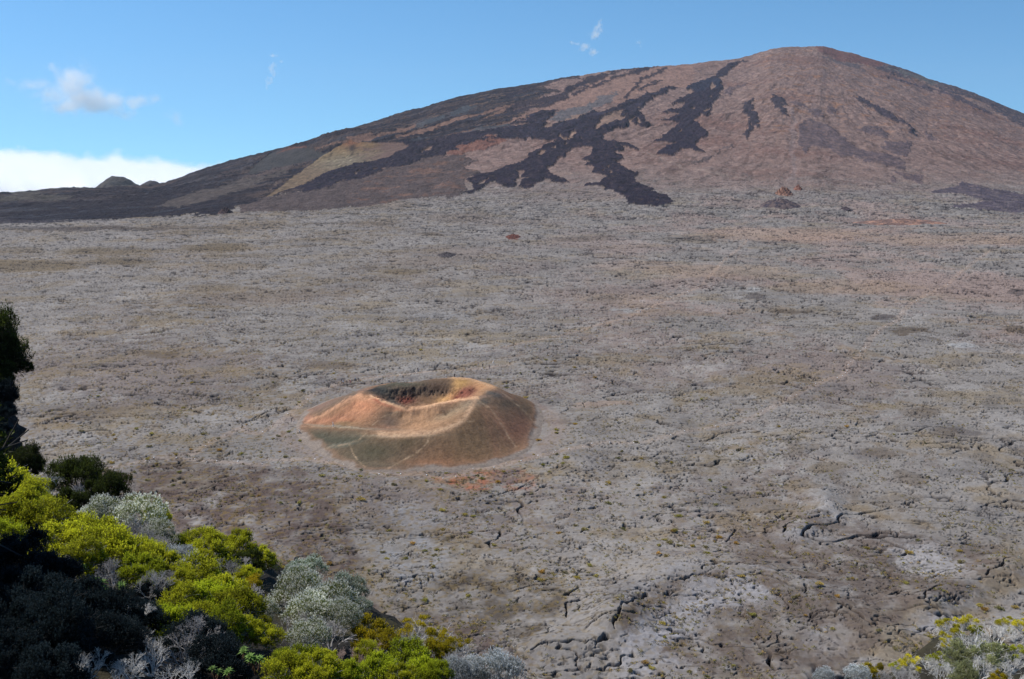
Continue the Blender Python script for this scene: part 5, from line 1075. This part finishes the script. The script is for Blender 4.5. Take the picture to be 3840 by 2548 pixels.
S('q4', [('T', 620, 880, 320, 'grey stems under the left of the silver thicket', 13.6), ('T', 860, 930, 320, 'grey stems under the right of the silver thicket', 13.2), ('P', 980, 1110, 230, 'pinkish twiggy shrub below the silver thicket', 11.8), ('P', 1170, 1110, 250, 'pinkish twiggy shrub with a green top in the bottom row', 11.8), ('P', 1160, 1030, 160, 'small pinkish twiggy shrub under the olive crowns', 12.6), ('T', 1490, 990, 270, 'grey twiggy shrub under the ochre crown', 12.9), ('T', 1830, 1100, 220, 'grey twiggy shrub right of the ochre crowns', 12.4), ('q', 1790, 1210, 180, 'pale twiggy shrub near the bottom edge', 11.5), ('T', 1290, 1210, 200, 'grey twigs between green shrubs at the bottom edge', 11)], grp=G3)
S('q4', [('H', 380, 960, 190, 'bright heather shrub left of the silver thicket foot', 12.8), ('G', 520, 1130, 140, 'narrow green heather shrub left of the bottom row', 11.2), ('G', 690, 1160, 240, 'round green heather shrub at the left of the bottom row', 11), ('H', 850, 1110, 110, 'small heather shrub under the dark stems', 11.6), ('H', 560, 1240, 280, 'bright heather shrub at the bottom edge left', 10.2), ('H', 800, 1240, 260, 'bright heather shrub at the bottom edge, second from left', 10.2), ('G', 990, 1260, 230, 'green heather shrub at the bottom edge under the pink twigs', 10.3), ('H', 1130, 1080, 150, 'green topped heather tuft between pinkish twigs', 11.9), ('G', 1210, 1210, 250, 'round green heather shrub at the centre of the bottom row', 10.8),
         ('G', 1440, 1130, 280, 'tall dense green heather shrub in the bottom row', 11.4), ('G', 1540, 1230, 240, 'green heather shrub right of the dense green one', 10.9), ('H', 1400, 1260, 180, 'heather shrub at the bottom edge right of centre', 10.4), ('O', 1180, 950, 260, 'flat ochre heather crown at the upper left of the bottom row', 13.6), ('O', 1310, 1010, 160, 'ochre heather crown above the dense green shrub', 13), ('Os', 1490, 910, 220, 'high ochre crown on bare grey stems', 14.2), ('Os', 1640, 990, 260, 'wide ochre crown on bare grey stems', 13.4), ('O', 1640, 1080, 190, 'low ochre heather tuft beneath the wide crown', 12.6), ('Os', 1800, 1020, 170, 'ochre crown at the right end on bare stems', 13.4), ('G', 1650, 1230, 200, 'pale green heather shrub near the bottom edge', 10.8), ('H', 350, 860, 120, 'small heather tuft at the silver thicket edge', 14.4), ('H', 60, 700, 260, 'heather shrub on the shoulder left of the silver thicket', 15.5)], grp=G1)
S('q5', [('Ys', 1580, 450, 290, 'wide yellow crown shrub at the upper left of the right hand thicket', 21), ('Ys', 1760, 370, 220, 'high yellow crown shrub in the right hand thicket', 21.5), ('H', 1860, 465, 110, 'small dark green tuft in the right hand thicket', 21), ('Hs', 1930, 600, 150, 'yellow green crown in the middle of the right hand thicket', 20), ('Ys', 2180, 390, 250, 'yellow crown shrub near the right frame edge', 21.5), ('Ys', 2340, 400, 200, 'yellow crown shrub cut by the right frame edge', 21), ('Hs', 2260, 680, 230, 'yellow crown shrub at the right frame edge, middle height', 18.8), ('Hs', 1000, 850, 150, 'yellow green tuft at the left end of the right hand thicket', 19), ('Ys', 1160, 800, 240, 'yellow crown shrub left of the white bare tree', 19), ('O', 700, 900, 200, 'orange ochre shrub at the far left end of the right hand thicket', 18.5), ('O', 845, 850, 70, 'tiny orange tuft right of the orange shrub', 19), ('Hs', 1440, 780, 240, 'yellow crown shrub just right of the white bare tree', 18.8), ('O', 2100, 980, 160, 'orange yellow tuft at the bottom edge of the right hand thicket', 17), ('Ys', 1560, 590, 180, 'faded yellow crown under the wide yellow crown', 20)], grp='yellow crowned shrubs in the lower right thicket')
S('q5', [('W', 1740, 600, 420, 'white bare shrub under the high yellow crown', 20), ('W', 2120, 520, 420, 'white bare shrub at the top of the right hand thicket', 20.5), ('L', 1350, 780, 330, 'white forked bare tree standing out at the left of the right hand thicket', 18.5), ('W', 1500, 930, 480, 'white twiggy shrub at the bottom of the right hand thicket', 17.3), ('W', 1880, 880, 460, 'white twiggy shrub low in the centre of the right hand thicket', 17.6), ('Fs', 1900, 760, 460, 'olive leaved shrub with white stems in the right hand thicket', 18.2), ('F', 1700, 800, 260, 'small olive leaved shrub left of the olive and white one', 18.2), ('T', 1080, 930, 330, 'grey twig shrub at the left of the right hand thicket', 17.8), ('L', 2250, 800, 380, 'white bare limbs at the right frame edge', 18), ('W', 2260, 930, 360, 'white twig shrub in the bottom right corner', 17), ('q', 600, 930, 200, 'pale silver twig shrub at the left end of the right hand thicket', 18), ('q', 260, 960, 200, 'small pale silver shrub on the bottom edge before the right hand thicket', 18), ('T', 850, 940, 200, 'grey twigs behind the orange shrub', 18), ('F', 2060, 720, 240, 'olive green shrub right of centre in the right hand thicket', 18.6), ('W', 2330, 560, 240, 'white twigs against the right frame edge', 20), ('F', 1750, 960, 260, 'olive shrub at the bottom edge of the right hand thicket', 17)], grp='bare and olive shrubs in the lower right thicket')
S('q3', [('W', 300, 1180, 330, 'thin pale twigs catching light in the middle of the dark mass', 10.6), ('W', 480, 1340, 360, 'thin pale twigs catching light low in the dark mass', 9.8), ('W', 700, 1420, 330, 'thin pale twigs at the right of the dark mass', 9.8), ('W', 1120, 1290, 300, 'pale twigs under the white forked tree', 11), ('T', 880, 720, 240, 'grey twigs hanging under the broad overhanging hedge', 14.5), ('T', 500, 640, 200, 'brownish grey twigs under the middle of the hedge', 15),
         ('T', 60, 560, 200, 'grey twigs at the left frame edge beneath the hedge', 15.5), ('T', 1240, 480, 220, 'grey twigs between the mound and the small heather', 18.7), ('T', 1750, 690, 200, 'grey twigs between the crowns of the middle slope', 17.2), ('W', 1010, 1450, 300, 'bleached twigs at the bottom edge left of the white limbs', 9.9), ('T', 1600, 1180, 300, 'grey twigs fanning out beneath the heap', 12)], grp=G3)
rg = random.Random(11); BASES = []
for i, (kd, a, b, w, lb, dist, grp) in enumerate(SH):
    wid = w / FN * dist * 1.02; x_, y_, z_ = at_y(a, b, dist); k = kd[0]
    s_ = wid / {'R': .42, 'T': 1.0, 'W': 1.1, 'P': 1.0, 'L': 1.7}.get(k, 1.25)
    if k in 'Ss': s_ *= .86
    mid = {'R': .42, 'T': .55, 'W': .55, 'P': .55, 'L': .6}.get(k, .55)
    if kd in ('Ys', 'Os', 'Hs'): mid = .62
    zb = z_ - mid * s_ + (.05 * s_ if k in 'HGDBSs' else 0)
    nm = 'rosette_plant' if k == 'R' else ('bare_shrub' if k in 'TWPL' else 'shrub')
    o = empty(nm, (x_, y_, zb), rg.uniform(0, 6.28), s_)
    o.scale = (s_ * rg.uniform(.94, 1.06), s_ * rg.uniform(.94, 1.06), s_ * rg.uniform(.92, 1.1))
    tag(o, lb, 'plant' if k == 'R' else 'shrub', grp)
    v = rg.randrange(4)
    if k == 'R': v = rg.randrange(3); inst(ROS[v], 'leaves', o); inst(ROSW[v], 'stem', o)
    elif k in 'TWP': inst(WOOD[k, v], 'branches', o)
    elif k == 'L': inst(WOOD['L', v], 'branches', o)
    elif k in 'Ssq': v = rg.randrange(3); inst(FOL[k, v], 'foliage', o); inst(WOOD['S', v], 'branches', o)
    else:
        inst(FOL[kd, v], 'foliage', o)
        inst(WOOD['w' if len(kd) > 1 else ('d' if k in 'BD' else 'n'), v], 'branches', o)
        if k in 'HG' and rg.random() < .6: inst(WOOD['T', rg.randrange(4)], 'twigs', o, Matrix.Translation((rg.uniform(-.2, .2), rg.uniform(-.2, .2), -.05)) @ Matrix.Diagonal((.88, .88, .80, 1)))
        if len(kd) > 1: inst(WOOD['W' if k != 'O' else 'T', v], 'twigs', o, Matrix.Diagonal((.62, .62, .62, 1)))
    BASES.append((x_, y_, zb - .10 * s_ - (.35 if k in 'HGOYSDq' else .1)))
# unseen taller shrubs, added left of the view to throw shade on the corner
for x_, y_, z_, s_, lb in [(-9.2, 12.6, 101.2, 2.6, 'added shade casting shrub, unseen just outside the left frame edge'), (-8.0, 9.6, 101.0, 2.3, 'added shade casting shrub, unseen, nearest the viewpoint on the left'), (-11.8, 15.2, 101.4, 2.4, 'added shade casting shrub, unseen, left of the hedge')]:
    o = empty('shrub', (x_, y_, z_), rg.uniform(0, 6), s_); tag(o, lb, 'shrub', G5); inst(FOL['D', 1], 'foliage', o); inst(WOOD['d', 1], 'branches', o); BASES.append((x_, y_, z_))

# the dark cliff with its trees on the left
cx, cyy = -28.75, 42.0
th = np.linspace(0, 2 * np.pi, 200, endpoint=False); zz = np.linspace(58, 96.6, 150); T_, Z_ = np.meshgrid(np.append(th, 2 * np.pi), zz)
_, y0_, ztop = at_y(60, 1540, 42)
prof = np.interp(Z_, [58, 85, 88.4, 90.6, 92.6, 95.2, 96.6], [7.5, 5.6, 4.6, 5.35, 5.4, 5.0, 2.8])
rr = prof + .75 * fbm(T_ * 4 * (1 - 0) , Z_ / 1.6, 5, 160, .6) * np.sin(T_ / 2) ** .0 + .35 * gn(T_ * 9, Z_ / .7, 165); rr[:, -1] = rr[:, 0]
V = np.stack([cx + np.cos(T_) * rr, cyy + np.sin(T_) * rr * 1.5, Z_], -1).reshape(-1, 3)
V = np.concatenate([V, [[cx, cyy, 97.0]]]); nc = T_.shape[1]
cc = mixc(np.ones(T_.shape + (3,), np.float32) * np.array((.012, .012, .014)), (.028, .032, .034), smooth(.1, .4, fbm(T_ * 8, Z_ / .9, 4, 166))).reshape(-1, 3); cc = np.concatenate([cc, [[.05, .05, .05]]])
Fq = np.concatenate([gridfaces(*T_.shape), np.stack([np.arange(nc - 1) + (len(zz) - 1) * nc, np.arange(nc - 1) + 1 + (len(zz) - 1) * nc, np.full(nc - 1, len(V) - 1), np.full(nc - 1, len(V) - 1)], -1)[:0].reshape(-1, 4).astype(np.int64)])
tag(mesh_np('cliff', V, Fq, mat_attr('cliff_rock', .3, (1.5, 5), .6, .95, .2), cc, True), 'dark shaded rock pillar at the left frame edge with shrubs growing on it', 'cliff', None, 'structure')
def tree(px_, py_, Y_, wpx_, v, lb, key='D', zs=1.2):
    x_, y_, z_ = at_y(px_, py_, Y_); s_ = wpx_ / FN * Y_ / 1.9; o = empty('tree', (x_, y_, z_ - .5 * s_ * zs), rg.uniform(0, 6), s_); o.scale = (s_, s_, s_ * zs)
    tag(o, lb, 'tree', 'dark trees on the left cliff'); inst(FOL[key, v], 'crown', o); inst(WOOD['d', v], 'trunk', o)
for a in [(-40, 1260, 40, 230, 0, 'topmost dark tree on the cliff at the left frame edge', 'D', 1.5), (-10, 1345, 39.5, 210, 1, 'dark tree second from the top on the cliff'), (12, 1400, 39, 130, 2, 'dark tree leaning right from the upper cliff'), (-60, 1450, 38.5, 230, 3, 'dark tree hugging the cliff edge midway'), (95, 1378, 40, 62, 0, 'small dark bush jutting out from the cliff over the plain'), (0, 1480, 38, 130, 1, 'dark bush hanging on the cliff below the jutting one', 'B'),
          (20, 1540, 37.5, 90, 2, 'dark bush on the rock face halfway down', 'B'), (-90, 1330, 41, 300, 3, 'large dark tree behind the topmost one'), (-10, 1610, 37, 90, 0, 'dark bush low on the rock face', 'B'), (-100, 1560, 38, 260, 1, 'large dark tree cut by the left frame edge')]:
    tree(a[0] + 4, *a[1:])

# the steep ground the shrubs grow on
B = np.array(BASES + [(0, 0, 105.2), (-4, 1, 105.2), (4, 1, 105.2), (0, 4, 103.6), (-4, 5, 102.6), (4, 5, 103.2), (-12, 2, 104), (10, 3, 104), (0, -8, 105.6), (-12, -8, 105.6), (12, -8, 105.6), (-24, 6, 103), (-26, 20, 100), (-30, 34, 97), (20, 6, 103)])
gx = np.linspace(-95, 70, 330); gy = np.linspace(-14, 130, 300); X, Y = np.meshgrid(gx, gy)
d2 = (X[..., None] - B[:, 0]) ** 2 + (Y[..., None] - B[:, 1]) ** 2
w_ = 1 / (d2 + .15) ** 2; z = (w_ * B[:, 2]).sum(-1) / w_.sum(-1); dm = np.sqrt(d2.min(-1))
z = z - .15 - 1.7 * np.maximum(0, dm - .7) + .12 * fbm(X / 2, Y / 2, 4, 170)
z = np.minimum(z, 108 - .85 * np.maximum(0, Y) ) if False else z
lw = smooth(-22, -34, X) * smooth(70, 30, Y); z = z * (1 - lw) + lw * np.maximum(z, 97 - .6 * np.maximum(0, Y - 38))
bk = smooth(4, -2, Y); z = z * (1 - bk) + bk * 105.3
z = np.maximum(z, -2.0)
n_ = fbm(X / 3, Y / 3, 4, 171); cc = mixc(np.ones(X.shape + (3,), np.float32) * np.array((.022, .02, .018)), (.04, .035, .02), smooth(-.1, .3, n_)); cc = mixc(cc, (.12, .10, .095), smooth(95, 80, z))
tag(mesh_np('hillside', np.stack([X, Y, z], -1).reshape(-1, 3), gridfaces(*X.shape), mat_attr('rim_soil', .3, (2, 7), .6, .95, .15), cc.reshape(-1, 3), True), 'dark soil slope below the viewpoint', 'slope', None, 'structure')

# ------------------------------------------------------------ CLOUDS (outside the haze box) AND HAZE
print('clouds')
def volume_box(name, lo, hi, dens_nodes, label, cat, grp):
    bm = bmesh.new(); bmesh.ops.create_cube(bm, size=1.0)
    for v_ in bm.verts: v_.co = Vector([lo[i] if v_.co[i] < 0 else hi[i] for i in range(3)])
    me = bpy.data.meshes.new(name); bm.to_mesh(me); bm.free(); o = bpy.data.objects.new(name, me); COL.objects.link(o)
    m = bpy.data.materials.new(name); m.use_nodes = True; t = m.node_tree; t.nodes.clear()
    out = t.nodes.new('ShaderNodeOutputMaterial'); pv = t.nodes.new('ShaderNodeVolumePrincipled')
    pv.inputs['Color'].default_value = (1, 1, 1, 1); pv.inputs['Anisotropy'].default_value = 0.4
    t.links.new(pv.outputs[0], out.inputs['Volume']); d = dens_nodes(t); t.links.new(d, pv.inputs['Density'])
    me.materials.append(m); tag(o, label, cat, grp); return o, pv
def M2(t, op, a, b=None, c=None):
    n = t.nodes.new('ShaderNodeMath'); n.operation = op
    for i, q in enumerate((a, b, c)):
        if q is None: continue
        if isinstance(q, (int, float)): n.inputs[i].default_value = q
        else: t.links.new(q, n.inputs[i])
    return n.outputs[0]
def wisp(name, blobs, Y_, dens, lb, nscale=1.0, thr=.36):
    """blobs: (px, py, rx, ry, weight) in photo pixels, at distance Y_"""
    P = []
    for a, b, rx, ry, w in blobs:
        x_, y_, z_ = at_y(a, b, Y_); k = Y_ / FN; P.append((x_, y_, z_, rx * k, (rx + ry) * .5 * k, ry * k, w))
    lo = [min(p[i] - 2.1 * p[3 + i] for p in P) for i in range(3)]; hi = [max(p[i] + 2.1 * p[3 + i] for p in P) for i in range(3)]
    def dn(t):
        g = t.nodes.new('ShaderNodeNewGeometry'); pos_ = g.outputs['Position']
        nz = t.nodes.new('ShaderNodeTexNoise'); nz.inputs['Scale'].default_value = .011 * nscale; nz.inputs['Detail'].default_value = 6; nz.inputs['Roughness'].default_value = .62; t.links.new(pos_, nz.inputs['Vector'])
        nw = t.nodes.new('ShaderNodeTexNoise'); nw.inputs['Scale'].default_value = .006 * nscale; nw.inputs['Detail'].default_value = 3; t.links.new(pos_, nw.inputs['Vector'])
        sb = t.nodes.new('ShaderNodeVectorMath'); sb.operation = 'SUBTRACT'; sb.inputs[1].default_value = (.5, .5, .5); t.links.new(nw.outputs['Color'], sb.inputs[0])
        sc_ = t.nodes.new('ShaderNodeVectorMath'); sc_.operation = 'SCALE'; sc_.inputs['Scale'].default_value = 150 / nscale; t.links.new(sb.outputs[0], sc_.inputs[0])
        ad = t.nodes.new('ShaderNodeVectorMath'); ad.operation = 'ADD'; t.links.new(pos_, ad.inputs[0]); t.links.new(sc_.outputs[0], ad.inputs[1])
        tot = None
        for x_, y_, z_, rx, ry, rz, w in P:
            s1 = t.nodes.new('ShaderNodeVectorMath'); s1.operation = 'SUBTRACT'; s1.inputs[1].default_value = (x_, y_, z_); t.links.new(ad.outputs[0], s1.inputs[0])
            s2 = t.nodes.new('ShaderNodeVectorMath'); s2.operation = 'DIVIDE'; s2.inputs[1].default_value = (rx, ry, rz); t.links.new(s1.outputs[0], s2.inputs[0])
            s3 = t.nodes.new('ShaderNodeVectorMath'); s3.operation = 'DOT_PRODUCT'; t.links.new(s2.outputs[0], s3.inputs[0]); t.links.new(s2.outputs[0], s3.inputs[1])
            e_ = M2(t, 'MULTIPLY', M2(t, 'EXPONENT', M2(t, 'MULTIPLY', s3.outputs['Value'], -1.3)), w); tot = e_ if tot is None else M2(t, 'MAXIMUM', tot, e_)
        q = M2(t, 'SUBTRACT', M2(t, 'ADD', tot, M2(t, 'MULTIPLY', M2(t, 'SUBTRACT', nz.outputs[0], .5), 2.6)), thr)
        return M2(t, 'MULTIPLY', M2(t, 'MULTIPLY', M2(t, 'MAXIMUM', q, 0.0), M2(t, 'MINIMUM', M2(t, 'MULTIPLY', tot, 2.5), 1.0)), dens)
    return volume_box(name, lo, hi, dn, lb, 'cloud', 'small clouds over the volcano')
c5 = cs(0, 0, 1.969)
def P5(*l): return [(x_ / 1.969, y_ / 1.969, rx / 1.969, ry / 1.969, w) for x_, y_, rx, ry, w in l]
wisp('cloud', P5((560, 620, 110, 120, 1), (640, 740, 150, 90, 1), (520, 780, 170, 60, .8), (380, 700, 130, 70, .6), (240, 630, 130, 40, .5), (110, 600, 60, 25, .5), (390, 500, 50, 40, .55), (820, 760, 130, 70, .75), (990, 760, 90, 60, .75), (900, 840, 120, 40, .5), (1130, 730, 60, 60, .4), (1290, 880, 60, 45, .45)), 7600, .010, 'largest white cloud, ragged, floating at the upper left', 1.0, .02)
wisp('cloud', P5((2010, 510, 40, 60, .75), (1980, 600, 30, 55, .7), (2015, 415, 50, 22, .55), (2085, 450, 26, 26, .5)), 8200, .030, 'faint thin vertical wisp of cloud left of centre', 1.7)
wisp('cloud', [(2000 + a / 2.954, b / 2.954, c_ / 2.954, d_ / 2.954, w) for a, b, c_, d_, w in ((700, 370, 80, 70, .8), (735, 290, 34, 80, .65), (700, 420, 50, 40, .6))], 8600, .034, 'small white wisp high above the volcano slope', 1.7)
wisp('cloud', [(2000 + a / 2.954, b / 2.954, c_ / 2.954, d_ / 2.954, w) for a, b, c_, d_, w in ((570, 540, 70, 50, .8), (450, 490, 90, 26, .55), (660, 580, 90, 36, .7), (460, 590, 24, 50, .45))], 8600, .034, 'small white wisp just below the higher one above the slope', 1.7)
wisp('cloud', [(2000 + a / 2.954, b / 2.954, c_ / 2.954, d_ / 2.954, w) for a, b, c_, d_, w in ((1150, 480, 70, 32, .6), (1180, 520, 30, 36, .5))], 8900, .016, 'barely visible wisp right of the two white wisps', 1.7)
def bank(t):
    g = t.nodes.new('ShaderNodeNewGeometry'); pos_ = g.outputs['Position']; sp_ = t.nodes.new('ShaderNodeSeparateXYZ'); t.links.new(pos_, sp_.inputs[0])
    nz = t.nodes.new('ShaderNodeTexNoise'); nz.inputs['Scale'].default_value = .0024; nz.inputs['Detail'].default_value = 7; nz.inputs['Roughness'].default_value = .58; t.links.new(pos_, nz.inputs['Vector'])
    nl = t.nodes.new('ShaderNodeTexNoise'); nl.inputs['Scale'].default_value = .0009; nl.inputs['Detail'].default_value = 2; t.links.new(pos_, nl.inputs['Vector'])
    u_ = M2(t, 'DIVIDE', sp_.outputs[0], sp_.outputs[1])           # higher towards the left
    top = M2(t, 'ADD', M2(t, 'MULTIPLY', M2(t, 'ADD', u_, .30), -1150), -610)
    top = M2(t, 'ADD', top, M2(t, 'MULTIPLY', M2(t, 'SUBTRACT', nz.outputs[0], .5), 760)); top = M2(t, 'ADD', top, M2(t, 'MULTIPLY', M2(t, 'SUBTRACT', nl.outputs[0], .5), 620))
    q = M2(t, 'DIVIDE', M2(t, 'SUBTRACT', top, sp_.outputs[2]), 300)
    n = t.nodes.new('ShaderNodeClamp'); t.links.new(q, n.inputs[0]); return M2(t, 'MULTIPLY', M2(t, 'MULTIPLY', n.outputs[0], M2(t, 'MULTIPLY', nz.outputs[0], nz.outputs[0])), .022)
_, pvb = volume_box('cloud_bank', (-19000, 14500, -1500), (-3400, 19000, -60), bank, 'thick white bank of cloud lying along the left horizon', 'cloud bank', None)
pvb.inputs['Color'].default_value = (.965, .975, .985, 1)
bm = bmesh.new(); bmesh.ops.create_cube(bm, size=1.0)
lo, hi = (-10500, -400, -760), (10500, 6200, 425)
for v_ in bm.verts: v_.co = Vector([lo[i] if v_.co[i] < 0 else hi[i] for i in range(3)])
me = bpy.data.meshes.new('haze'); bm.to_mesh(me); bm.free(); hz = bpy.data.objects.new('haze', me); COL.objects.link(hz)
m = bpy.data.materials.new('haze'); m.use_nodes = True; t = m.node_tree; t.nodes.clear()
out = t.nodes.new('ShaderNodeOutputMaterial'); pv = t.nodes.new('ShaderNodeVolumePrincipled'); t.links.new(pv.outputs[0], out.inputs['Volume'])
pv.inputs['Color'].default_value = (.72, .84, 1, 1); pv.inputs['Density'].default_value = .000024; pv.inputs['Anisotropy'].default_value = 0.1
me.materials.append(m); tag(hz, 'thin blue air between the viewpoint and the volcano', 'haze', None, 'stuff')
